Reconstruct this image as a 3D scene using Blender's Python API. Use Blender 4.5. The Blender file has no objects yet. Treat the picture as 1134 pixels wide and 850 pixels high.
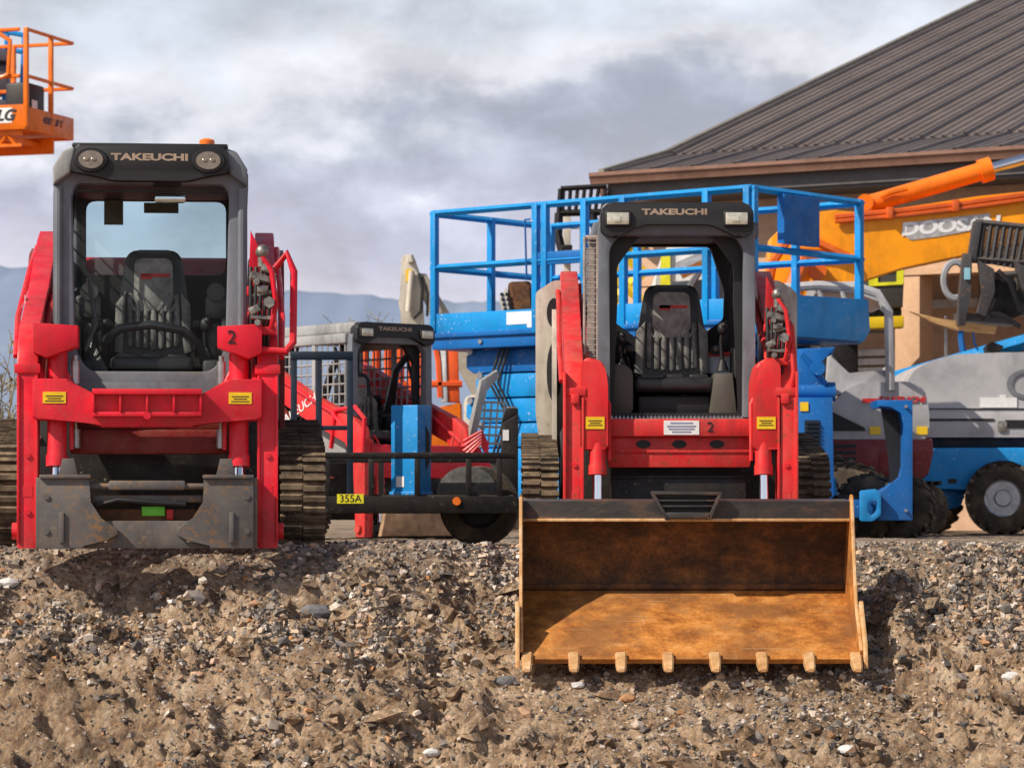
import bpy, bmesh, math, random
import numpy as np
from mathutils import Vector, Matrix

random.seed(7); rng = np.random.default_rng(7)
FPX = 3500.0; EYE = 0.205          # focal length in photo pixels, eye height above the yard
R = math.radians
C = bpy.context.scene.collection
I4 = Matrix.Identity(4)

# ------------------------------------------------------------------ helpers
def P(px, py, d):
    return Vector(((px-567)*d/FPX, d, EYE+(570-py)*d/FPX))
def frame(x, y, z=0, deg=0, s=1.0):
    return Matrix.Translation((x, y, z)) @ Matrix.Rotation(R(deg), 4, 'Z') @ Matrix.Scale(s, 4)
def LP(M, px, py, v):
    Mi = M.inverted(); o = Mi @ Vector((0, 0, EYE)); q = Mi @ P(px, py, 10.0); d = q-o
    t = (v-o.y)/d.y; r = o+d*t
    return (r.x, r.z)

def rpoly(corners, rad, seg=4):
    out = []; n = len(corners)
    for i, c in enumerate(corners):
        c = Vector(c); a = Vector(corners[i-1]); b = Vector(corners[(i+1) % n])
        r = rad[i] if isinstance(rad, (list, tuple)) else rad
        u = (a-c); w = (b-c); r = min(r, u.length*.49, w.length*.49)
        p = c+u.normalized()*r; q = c+w.normalized()*r
        for k in range(seg+1):
            t = k/seg
            out.append(tuple(p*(1-t)**2 + c*2*t*(1-t) + q*t*t))
    return out

class MB:
    def __init__(s, M=I4): s.bm = bmesh.new(); s.M = M
    def _v(s, co): return s.bm.verts.new(s.M @ Vector(co))
    def box(s, a, b, bev=0.0, seg=2, rot=None):
        a = Vector(a); b = Vector(b); c = (a+b)/2; h = (b-a)/2
        T = s.M @ Matrix.Translation(c) @ (rot or I4)
        vs = [s.bm.verts.new(T @ Vector((x*h.x, y*h.y, z*h.z))) for x in (-1, 1) for y in (-1, 1) for z in (-1, 1)]
        fs = [s.bm.faces.new([vs[i] for i in q]) for q in ((0,1,3,2),(4,6,7,5),(0,4,5,1),(2,3,7,6),(0,2,6,4),(1,5,7,3))]
        if bev:
            es = list({e for f in fs for e in f.edges})
            bmesh.ops.bevel(s.bm, geom=es, offset=bev*s.M.to_scale().x, segments=seg, affect='EDGES', profile=.5)
        return s
    def prism(s, pts, axis, a0, a1, bev=0.0):
        def co(p, a):
            return {'y': (p[0], a, p[1]), 'x': (a, p[0], p[1]), 'z': (p[0], p[1], a)}[axis]
        A = [s._v(co(p, a0)) for p in pts]; B = [s._v(co(p, a1)) for p in pts]; n = len(pts)
        f1 = s.bm.faces.new(A); f2 = s.bm.faces.new(B[::-1])
        fs = [f1, f2]+[s.bm.faces.new((A[i], B[i], B[(i+1) % n], A[(i+1) % n])) for i in range(n)]
        if bev:
            es = list(set(f1.edges) | set(f2.edges))
            bmesh.ops.bevel(s.bm, geom=es, offset=bev*s.M.to_scale().x, segments=2, affect='EDGES', profile=.5)
        return s
    def ring(s, outer, inner, y0, y1, bev=0.0):
        n = len(outer)
        a = [s._v((p[0], y0, p[1])) for p in outer]; b = [s._v((p[0], y0, p[1])) for p in inner]
        c = [s._v((p[0], y1, p[1])) for p in outer]; d = [s._v((p[0], y1, p[1])) for p in inner]
        for i in range(n):
            j = (i+1) % n
            for q in ((a[i], a[j], b[j], b[i]), (c[i], d[i], d[j], c[j]), (a[i], c[i], c[j], a[j]), (b[i], b[j], d[j], d[i])):
                s.bm.faces.new(q)
        if bev:
            es = [e for L in (a, b, c, d) for i in range(n) for e in [s.bm.edges.get((L[i], L[(i+1) % n]))] if e]
            bmesh.ops.bevel(s.bm, geom=es, offset=bev*s.M.to_scale().x, segments=2, affect='EDGES', profile=.5)
        return s
    def cyl(s, p0, p1, r0, r1=None, seg=16, cap=True):
        r1 = r0 if r1 is None else r1
        return s.tube([p0, p1], [r0, r1], seg, cap=cap)
    def tube(s, path, r, seg=8, cap=True, closed=False):
        pts = [Vector(p) for p in path]; n = len(pts)
        rr = r if isinstance(r, (list, tuple)) else [r]*n
        t0 = (pts[1]-pts[0]).normalized()
        up = Vector((0, 0, 1)) if abs(t0.z) < .9 else Vector((1, 0, 0))
        nn = (up-t0*up.dot(t0)).normalized(); rings = []
        for i in range(n):
            if closed: t = (pts[(i+1) % n]-pts[i-1]).normalized()
            elif i == 0: t = t0
            elif i == n-1: t = (pts[i]-pts[i-1]).normalized()
            else: t = ((pts[i+1]-pts[i]).normalized()+(pts[i]-pts[i-1]).normalized()).normalized()
            nn = (nn-t*nn.dot(t)).normalized(); bn = t.cross(nn)
            rings.append([s._v(pts[i]+(nn*math.cos(2*math.pi*k/seg)+bn*math.sin(2*math.pi*k/seg))*rr[i]) for k in range(seg)])
        for i in range(n if closed else n-1):
            a = rings[i]; b = rings[(i+1) % n]
            for k in range(seg):
                s.bm.faces.new((a[k], a[(k+1) % seg], b[(k+1) % seg], b[k]))
        if cap and not closed:
            s.bm.faces.new(rings[0][::-1]); s.bm.faces.new(rings[-1])
        return s
    def ball(s, c, r, sc=(1, 1, 1), sub=2):
        g = bmesh.ops.create_icosphere(s.bm, subdivisions=sub, radius=r)
        for v in g['verts']:
            v.co = s.M @ (Vector(c)+Vector((v.co.x*sc[0], v.co.y*sc[1], v.co.z*sc[2])))
        return s
    def quad(s, a, b, c, d):
        s.bm.faces.new([s._v(p) for p in (a, b, c, d)]); return s
    def grid(s, o, u, w, nu, nw, r):
        """a woven screen of bars: o corner, u and w edge vectors"""
        o, u, w = Vector(o), Vector(u), Vector(w)
        for i in range(nu+1): s.tube([o+u*i/nu, o+u*i/nu+w], r, 4)
        for i in range(nw+1): s.tube([o+w*i/nw, o+w*i/nw+u], r, 4)
        return s
    def build(s, name, m, parent=None, ang=35, flat=False):
        bmesh.ops.recalc_face_normals(s.bm, faces=s.bm.faces)
        me = bpy.data.meshes.new(name)
        vs = [v.co for v in s.bm.verts]
        if vs:
            lo = Vector([min(v[i] for v in vs) for i in range(3)]); hi = Vector([max(v[i] for v in vs) for i in range(3)])
            c = (lo+hi)/2
        else: c = Vector()
        bmesh.ops.translate(s.bm, verts=s.bm.verts, vec=-c)
        s.bm.to_mesh(me); s.bm.free()
        me.materials.append(m)
        if not flat:
            me.shade_smooth(); me.set_sharp_from_angle(angle=R(ang))
        o = bpy.data.objects.new(name, me); C.objects.link(o)
        o['_w'] = list(c)
        o.location = c-Vector(parent['_w']) if parent else c
        o.parent = parent
        return o

def tag(o, label=None, cat=None, group=None, kind=None):
    if label: o['label'] = label
    if cat: o['category'] = cat
    if group: o['group'] = group
    if kind: o['kind'] = kind
    return o
def thing(name, label, cat, loc, group=None):
    o = bpy.data.objects.new(name, None); C.objects.link(o); o.location = loc
    o['_w'] = list(Vector(loc)); o.empty_display_size = .2
    return tag(o, label, cat, group)
def text(s, M, m, parent, size, wide=1.0, depth=.002, bold=0.0, name='lettering', shear=0.0, align='CENTER'):
    """M maps text space (x right, y up, z out) to the world"""
    cu = bpy.data.curves.new(name, 'FONT'); cu.body = s; cu.size = size; cu.offset = bold; cu.extrude = depth
    cu.shear = shear; cu.align_x = align; cu.align_y = 'CENTER'
    t = bpy.data.objects.new(name, cu); C.objects.link(t)
    dg = bpy.context.evaluated_depsgraph_get(); me = bpy.data.meshes.new_from_object(t.evaluated_get(dg))
    bpy.data.objects.remove(t); me.name = name
    me.transform(M @ Matrix.Scale(wide, 4, (1, 0, 0)))
    c = sum((v.co for v in me.vertices), Vector())/max(1, len(me.vertices))
    me.transform(Matrix.Translation(-c)); me.materials.clear(); me.materials.append(m)
    o = bpy.data.objects.new(name, me); C.objects.link(o); o['_w'] = list(c)
    o.location = c-Vector(parent['_w']); o.parent = parent
    return o
def copy_tree(o, parent=None):
    c = o.copy(); C.objects.link(c)
    if parent: c.parent = parent
    for ch in list(o.children): copy_tree(ch, c)
    return c
FRONT = Matrix.Rotation(R(90), 4, 'X')      # text standing up, facing -Y

# ------------------------------------------------------------------ materials
class N:
    def __init__(s, name):
        s.m = bpy.data.materials.new(name); s.m.use_nodes = True; s.t = s.m.node_tree
        s.b = s.t.nodes['Principled BSDF']; s.geo = s.t.nodes.new('ShaderNodeNewGeometry')
    def new(s, k): return s.t.nodes.new(k)
    def link(s, a, b): s.t.links.new(a, b)
    def noise(s, scale, detail=5, rough=.6, vec=None, dist=0):
        n = s.new('ShaderNodeTexNoise'); n.inputs['Scale'].default_value = scale
        n.inputs['Detail'].default_value = detail; n.inputs['Roughness'].default_value = rough
        n.inputs['Distortion'].default_value = dist
        s.link(vec or s.geo.outputs['Position'], n.inputs['Vector']); return n.outputs['Fac']
    def ramp(s, f, stops):
        r = s.new('ShaderNodeValToRGB'); cr = r.color_ramp
        while len(cr.elements) < len(stops): cr.elements.new(.5)
        for e, (p, c) in zip(cr.elements, stops):
            e.position = p; e.color = (c, c, c, 1) if isinstance(c, (int, float)) else (*c, 1)
        s.link(f, r.inputs[0]); return r.outputs[0]
    def mix(s, f, a, b, mode='MIX'):
        n = s.new('ShaderNodeMix'); n.data_type = 'RGBA'; n.blend_type = mode
        for k, v in ((0, f), (6, a), (7, b)):
            if isinstance(v, bpy.types.NodeSocket): s.link(v, n.inputs[k])
            elif k == 0: n.inputs[0].default_value = v
            else: n.inputs[k].default_value = (*v, 1)
        return n.outputs[2]
    def math(s, op, a, b=0.0):
        n = s.new('ShaderNodeMath'); n.operation = op
        for k, v in ((0, a), (1, b)):
            if isinstance(v, bpy.types.NodeSocket): s.link(v, n.inputs[k])
            else: n.inputs[k].default_value = v
        return n.outputs[0]
    def bump(s, f, strength=.3, dist=.01):
        n = s.new('ShaderNodeBump'); n.inputs['Strength'].default_value = strength; n.inputs['Distance'].default_value = dist
        s.link(f, n.inputs['Height']); s.link(n.outputs[0], s.b.inputs['Normal'])
    def set(s, **k):
        for a, v in k.items():
            i = s.b.inputs[a.replace('_', ' ')]
            if isinstance(v, bpy.types.NodeSocket): s.link(v, i)
            else: i.default_value = v
        return s.m

DUST = (.34, .25, .16)
def paint(name, col, rough=.38, dust=.35, chips=.25, chipcol=(.12, .07, .05), metal=0, low=.6, spec=.3):
    """sun-faded machine paint: tone drift, dust on ledges and low down, chipped spots"""
    n = N(name); c2 = tuple(min(1, x*.72) for x in col); c3 = tuple(min(1, x*1.10+.002) for x in col)
    base = n.ramp(n.noise(2.3, 4), [(.3, c2), (.5, col), (.72, c3)])
    sep = n.new('ShaderNodeSeparateXYZ'); n.link(n.geo.outputs['Position'], sep.inputs[0])
    sn = n.new('ShaderNodeSeparateXYZ'); n.link(n.geo.outputs['Normal'], sn.inputs[0])
    lowf = n.new('ShaderNodeMapRange'); n.link(sep.outputs['Z'], lowf.inputs[0])
    lowf.inputs[1].default_value = -.2; lowf.inputs[2].default_value = low+.9; lowf.inputs[3].default_value = 1; lowf.inputs[4].default_value = 0
    up = n.math('MULTIPLY', n.math('MAXIMUM', sn.outputs['Z'], 0.0), .8)
    f = n.math('ADD', n.math('MULTIPLY', lowf.outputs[0], .7), up)
    f = n.math('MULTIPLY', f, n.ramp(n.noise(7, 7, .7), [(.38, .1), (.68, 1)]))
    f = n.math('MINIMUM', n.math('MULTIPLY', f, dust*1.6), .85)
    c = n.mix(f, base, DUST)
    mp = n.new('ShaderNodeMapping'); mp.inputs['Scale'].default_value = (1, 1, .28); n.link(n.geo.outputs['Position'], mp.inputs[0])
    gr = n.ramp(n.noise(16, 6, .7, mp.outputs[0]), [(.40, 1), (.62, 0)])          # run-down grime
    c = n.mix(n.math('MULTIPLY', n.math('MULTIPLY', gr, n.ramp(n.noise(1.7, 3), [(.42, .15), (.6, 1)])), .08+dust*.9), c, (.05, .035, .025))
    spl = n.math('MULTIPLY', n.math('MULTIPLY', n.ramp(n.noise(48, 5, .7), [(.58, 0), (.66, 1)]), n.ramp(n.noise(4.5, 3), [(.45, 0), (.62, 1)])), n.math('MULTIPLY', lowf.outputs[0], .9))
    c = n.mix(n.math('MULTIPLY', spl, min(1, dust*3)), c, DUST)
    ch = n.ramp(n.noise(34, 6, .72), [(.655-.12*chips, 0), (.69-.12*chips, 1)])
    ch = n.math('MULTIPLY', ch, n.ramp(n.noise(3.1, 2), [(.42, 0), (.62, 1)]))
    c = n.mix(n.math('MULTIPLY', ch, min(1, chips*3)), c, chipcol)
    rr = n.ramp(n.noise(9, 5), [(.3, max(.05, rough-.1)), (.7, min(1, rough+.22))])
    n.bump(n.noise(60, 4), .06, .004)
    return n.set(Base_Color=c, Roughness=rr, Metallic=metal, Specular_IOR_Level=spec)
def plain(name, col, rough=.5, metal=0, var=.25, scale=6, bump=0, spec=.5):
    n = N(name); a = tuple(x*(1-var) for x in col); b = tuple(min(1, x*(1+var)) for x in col)
    c = n.ramp(n.noise(scale, 6, .65), [(.3, a), (.7, b)])
    if bump: n.bump(n.noise(scale*5, 5), bump, .01)
    return n.set(Base_Color=c, Roughness=rough, Metallic=metal, Specular_IOR_Level=spec)
def rust(name, stops, scale=4, rough=.75, metal=.0, streak=(1, 1, 1), bump=.4, spec=.3):
    n = N(name); mp = n.new('ShaderNodeMapping'); mp.inputs['Scale'].default_value = streak
    n.link(n.geo.outputs['Position'], mp.inputs[0])
    a = n.noise(scale, 9, .68, mp.outputs[0], .6)
    b = n.noise(scale*7, 6, .7, mp.outputs[0])
    f = n.math('ADD', n.math('MULTIPLY', a, .75), n.math('MULTIPLY', b, .25))
    n.bump(b, bump, .006)
    return n.set(Base_Color=n.ramp(f, stops), Roughness=rough, Metallic=metal, Specular_IOR_Level=spec)
def glass(name, tint=(.75, .9, .92), refl=.12, op=.25):
    n = N(name); t = n.t; n.set(Base_Color=(*tint, 1), Roughness=.05, Specular_IOR_Level=.8)
    tr = n.new('ShaderNodeBsdfTransparent'); tr.inputs[0].default_value = (*tint, 1)
    mx = n.new('ShaderNodeMixShader'); dn = n.math('ADD', n.math('MULTIPLY', n.noise(5, 6, .7), op), op*.5)
    n.link(dn, mx.inputs[0]); n.link(tr.outputs[0], mx.inputs[1]); n.link(n.b.outputs[0], mx.inputs[2])
    n.link(mx.outputs[0], t.nodes['Material Output'].inputs[0]); return n.m

RED = paint('red_paint', (.78, .008, .034), .3, .2, .22)
REDW = paint('worn_red_paint', (.76, .014, .024), .4, .3, .6, (.28, .075, .03))
DKRED = paint('dark_red_paint', (.22, .006, .012), .45, .3, .3)
BLUE = paint('blue_lift_paint', (.003, .27, .68), .4, .08, .35, (.5, .6, .7))
BLUE2 = paint('deep_blue_paint', (.002, .13, .44), .4, .08, .3, (.4, .5, .6))
NAVY = paint('dark_navy_paint', (.008, .022, .045), .45, .08, .3)
ORANGE = paint('orange_paint', (.90, .19, .006), .35, .12, .2)
AMBER = paint('amber_orange_paint', (.95, .34, .004), .35, .15, .25)
YELLOW = paint('yellow_paint', (.85, .60, .02), .4, .2, .3)
CABGREY = paint('cab_grey_paint', (.17, .19, .225), .42, .3, .15, (.2, .2, .2))
CABLIGHT = paint('light_grey_cab_paint', (.36, .37, .38), .45, .3, .15, (.2, .2, .2))
BLACKP = paint('black_paint', (.010, .010, .012), .42, .07, .35, (.2, .18, .15))
SOFTBLACK = plain('black_plastic', (.012, .012, .014), .55)
VINYL = plain('black_vinyl', (.022, .022, .024), .38, 0, .5, 9, .1)
INSERT = plain('sunlit_grey_fabric', (.27, .265, .25), .6, 0, .45, 14, .2)  # grey insert fabric, lightened to carry the seat's sunlit patches
FLUTE = plain('sunlit_dusty_vinyl', (.17, .165, .155), .45, 0, .6, 14, .1)  # dusty flutes, made paler for the sun on the backrest
CREAM = paint('cream_paint', (.62, .58, .50), .42, .35, .35, (.25, .15, .08))
WHITEP = paint('white_paint', (.75, .76, .76), .4, .25, .2)
GREYHOOD = paint('grey_fibreglass', (.47, .47, .49), .4, .10, .1, (.3, .3, .3))
TRUCK = paint('burgundy_paint', (.20, .008, .02), .3, .2, .15)
COUPLER = paint('worn_grey_steel', (.10, .10, .108), .4, .4, 1.0, (.26, .14, .06), low=-.1)
STEEL = plain('steel', (.38, .38, .39), .35, .8, .3, 14)
CHROME = plain('chrome', (.75, .77, .82), .12, 1, .06)
RUBBER = paint('dusty_rubber', (.018, .018, .018), .85, .8, 0, low=-.1, spec=.2)
RUBBERCLEAN = paint('black_rubber', (.02, .02, .021), .8, .45, 0, low=.1, spec=.25)
DIRTYRUB = paint('mud_caked_rubber', (.028, .024, .021), .9, .85, 0, low=.0, spec=.15)
LENS = plain('lamp_lens', (.24, .20, .16), .18, .2, .3, 30)
LENSW = plain('white_lamp_lens', (.6, .58, .48), .15, .3, .3, 40)
BEACON = plain('orange_lens', (.9, .17, .01), .25)
LETTER = plain('bronze_lettering', (.36, .27, .20), .5)
WHITE = plain('white_label', (.8, .8, .8), .5, 0, .08, 30)
INK_SHADE = plain('ink_and_hollow_shade', (.01, .01, .012), .6)  # print, and black sheets painting the dark inside of hollows
REDINK = plain('red_ink', (.55, .02, .02), .5)
STICK = plain('yellow_sticker', (.85, .55, .01), .4, 0, .12)
GREEN = plain('green_tag', (.15, .6, .04), .5)
GLASS = glass('tinted_glass', (.90, .96, .96), .1, .008)
REARGLASS = glass('dusty_blue_glass', (.74, .93, .95), .1, .12)
def rust2(name, stops, stain, scr, rough=.75):
    n = N(name)
    def mp(s):
        m_ = n.new('ShaderNodeMapping'); m_.inputs['Scale'].default_value = s; n.link(n.geo.outputs['Position'], m_.inputs[0]); return m_.outputs[0]
    a = n.noise(7, 10, .74); b = n.noise(55, 6, .75)
    f = n.math('ADD', n.math('MULTIPLY', a, .7), n.math('MULTIPLY', b, .3)); c = n.ramp(f, stops)
    c = n.mix(n.math('MULTIPLY', n.ramp(n.noise(2.2, 5, .65, mp((1, 1, 2))), [(.45, 0), (.60, 1)]), .75), c, stain)
    sc1 = n.ramp(n.noise(10, 5, .7, mp((.25, 3, 5))), [(.63, 0), (.70, .4)]); c = n.mix(sc1, c, scr)
    sc2 = n.ramp(n.noise(12, 5, .7, mp((4, .35, .35))), [(.65, 0), (.72, .35)]); c = n.mix(sc2, c, scr)
    n.bump(b, .5, .006)
    return n.set(Base_Color=c, Roughness=n.ramp(a, [(.35, rough-.2), (.6, rough+.15)]), Specular_IOR_Level=.35)
RUSTFLOOR = rust2('orange_rust', [(.36, (.18, .06, .014)), (.46, (.40, .14, .026)), (.54, (.56, .22, .042)), (.64, (.64, .33, .11))], (.20, .085, .03), (.62, .44, .26), .7)
RUSTBACK = rust2('shaded_brown_rust', [(.38, (.035, .018, .010)), (.47, (.10, .045, .018)), (.56, (.20, .085, .028)), (.66, (.32, .16, .06))], (.018, .012, .010), (.26, .15, .08), .7)  # brown rust darkened for the bucket faces that lie in shade
LIPPAINT = rust('worn_black_steel', [(.3, (.03, .03, .034)), (.5, (.06, .056, .055)), (.62, (.14, .085, .06)), (.72, (.38, .2, .1))], 5, .5, .2, (.8, 1, 2), .2)
TEETH = rust('worn_tooth_steel', [(.3, (.35, .15, .045)), (.5, (.62, .36, .16)), (.7, (.78, .60, .40))], 9, .6, .2)
BROWNRUST = rust('brown_rust', [(.3, (.04, .02, .012)), (.5, (.12, .05, .022)), (.7, (.24, .11, .05))], 5, .7)
WOOD = rust('weathered_wood', [(.3, (.30, .15, .06)), (.5, (.48, .28, .12)), (.7, (.60, .42, .22))], 6, .8, 0, (1, 1, 6))
HOSE = plain('rubber_hose', (.015, .015, .017), .5)
BRASS = plain('dirty_coupler', (.26, .245, .22), .4, .6, .7, 30)
# ------------------------------------------------------------------ compact track loaders
def hull(pts):
    pts = sorted(set(pts))
    def half(ps):
        h = []
        for p in ps:
            while len(h) > 1 and (h[-1][0]-h[-2][0])*(p[1]-h[-2][1])-(h[-1][1]-h[-2][1])*(p[0]-h[-2][0]) <= 0: h.pop()
            h.append(p)
        return h
    a = half(pts); b = half(pts[::-1]); return a[:-1]+b[:-1]
def resample(loop, step):
    P_ = [Vector(p) for p in loop]; P_.append(P_[0]); L = [0]
    for i in range(1, len(P_)): L.append(L[-1]+(P_[i]-P_[i-1]).length)
    n = max(8, round(L[-1]/step)); out = []; j = 0
    for k in range(n):
        d = L[-1]*k/n
        while L[j+1] < d: j += 1
        t = (d-L[j])/(L[j+1]-L[j]); out.append(P_[j].lerp(P_[j+1], t))
    return out
def track(M, root, x0, x1, v0, mat, rear=1.5):
    circ = [(v0+.30, .30, .285), (v0+rear, .50, .25), (v0+rear-.12, .22, .205), (v0+.5, .16, .145)]
    pts = [(c+r*math.cos(a), z+r*math.sin(a)) for c, z, r in circ for a in [2*math.pi*k/48 for k in range(48)]]
    h = hull(pts); loop = resample(h, .056)
    cx, cz = v0+.8, .35
    m = MB(M); n = len(loop)
    fine = resample(h, .03); inner = []
    for i in range(len(fine)):
        t = (fine[(i+1) % len(fine)]-fine[i-1]).normalized(); nr = Vector((t.y, -t.x))
        inner.append(fine[i]-nr*.035)
    A = [m._v((x0+.012, p.x, p.y)) for p in fine]; B = [m._v((x1-.012, p.x, p.y)) for p in fine]
    D = [m._v((x0+.012, p.x, p.y)) for p in inner]; E = [m._v((x1-.012, p.x, p.y)) for p in inner]
    k = len(fine)
    for i in range(k):
        j = (i+1) % k
        for q in ((A[i], A[j], B[j], B[i]), (D[i], E[i], E[j], D[j]), (A[i], D[i], D[j], A[j]), (B[i], B[j], E[j], E[i])): m.bm.faces.new(q)
    w = x1-x0; st_mud = mat is DIRTYRUB
    for i in range(n):
        t = (loop[(i+1) % n]-loop[i-1]).normalized(); nr = Vector((t.y, -t.x)); c = loop[i]
        for (a, b, off) in ((x0, x0+w*.5, 0), (x0+w*.5, x1, .18)):
            cc = c+t*.056*off; hh = .022*(1 if i % 2 or not st_mud else .55)*random.uniform(.85, 1.1)
            q = [cc-t*.020-nr*.004, cc+t*.020-nr*.004, cc+t*.013+nr*hh, cc-t*.013+nr*hh]
            m.prism([(p.x, p.y) for p in q], 'x', a+random.uniform(0, .006), b-random.uniform(0, .006))
    tr = m.build('track', mat, root)
    m = MB(M); xm = (x0+x1)/2
    m.box((x0+.04, v0+.35, .2), (x1-.04, v0+rear-.15, .42), .02)
    m.build('track_frame', BLACKP, tr)
    for c, z, r in circ[:3]:
        q = MB(M); q.cyl((x0+.05, c, z), (x1-.05, c, z), r-.04, seg=24); q.cyl((x0+.03, c, z), (x1-.03, c, z), r*.35, seg=16)
        q.build('track_wheel', BLACKP, tr)
    return tr

def seat(M, root, v, zb, zt, w, logo=True):
    """zb cushion top, zt backrest top"""
    m = MB(M)
    out = rpoly([(-w*.5, zb), (w*.5, zb), (w*.47, zb+(zt-zb)*.5), (w*.36, zt), (-w*.36, zt), (-w*.47, zb+(zt-zb)*.5)], [.02, .02, .08, .07, .07, .08])
    m.prism(out, 'y', v+.02, v+.14, .025)
    s = m.build('seat', VINYL, root)
    m = MB(M)
    for k in range(-3, 4):       # stitched flutes of the backrest
        x = k*w*.105
        m.box((x-w*.042, v-.012, zb+.05+abs(k)*.006), (x+w*.042, v+.035, zb+(zt-zb)*.46+abs(k)*.03), .016)
    for sx in (-1, 1):
        m.prism([(sx*w*.40, zb+.02), (sx*w*.52, zb+.04), (sx*w*.50, zb+(zt-zb)*.5), (sx*w*.36, zb+(zt-zb)*.62)], 'y', v-.05, v+.05, .015)
    for sx in (-1, 1):
        for k in range(3):
            m.tube([(sx*w*(.06+.09*k), v-.004, zb+(zt-zb)*.44), (sx*w*(.20+.07*k), v-.004, zb+(zt-zb)*(.60-.03*k))], .011, 6)
    m.build('backrest_padding', FLUTE, s)
    m = MB(M)
    m.prism(rpoly([(-w*.27, zb+(zt-zb)*.50), (0, zb+(zt-zb)*.42), (w*.27, zb+(zt-zb)*.50), (w*.25, zt-.05), (-w*.25, zt-.05)], .04), 'y', v-.008, v+.03, .012)
    m.build('headrest_panel', INSERT, s)
    m = MB(M); m.box((-w*.55, v-.42, zb-.1), (w*.55, v+.1, zb), .035, 3)
    for k in (-1, 0, 1): m.box((k*w*.33-w*.13, v-.40, zb-.02), (k*w*.33+w*.13, v+.0, zb+.018), .016)
    m.build('cushion', VINYL, s)
    m = MB(M); m.box((-w*.5, v-.36, zb-.26), (w*.5, v+.06, zb-.12), .02)
    m.build('seat_base', SOFTBLACK, s)
    if logo:
        m = MB(M); m.box((-w*.17, v-.012, zt-.155), (w*.22, v-.009, zt-.135)); m.box((-w*.17, v-.012, zt-.168), (-w*.02, v-.009, zt-.135)); m.build('red_stripe', REDINK, s)
    for sx in (-1, 1):
        m = MB(M); m.box((sx*w*.6-.03, v-.3, zb+.16), (sx*w*.6+.03, v+.05, zb+.21), .02); m.tube([(sx*w*.6, v+.03, zb+.18), (sx*w*.58, v+.08, zb+.02)], .015)
        m.build('armrest', SOFTBLACK, s)
    return s
def joystick(M, par, x, v, z, h=.26):
    m = MB(M)
    for k in range(4): m.cyl((x, v, z+k*.018), (x, v, z+k*.018+.016), .045-.007*k, .038-.007*k, 12)
    m.tube([(x, v, z+.05), (x-.01, v-.01, z+h*.7), (x, v-.03, z+h)], .013)
    m.ball((x, v-.03, z+h), .036, (1, .9, 1.2)); m.ball((x+.005, v-.05, z+h+.02), .02)
    m.build('joystick', SOFTBLACK, par)

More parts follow.
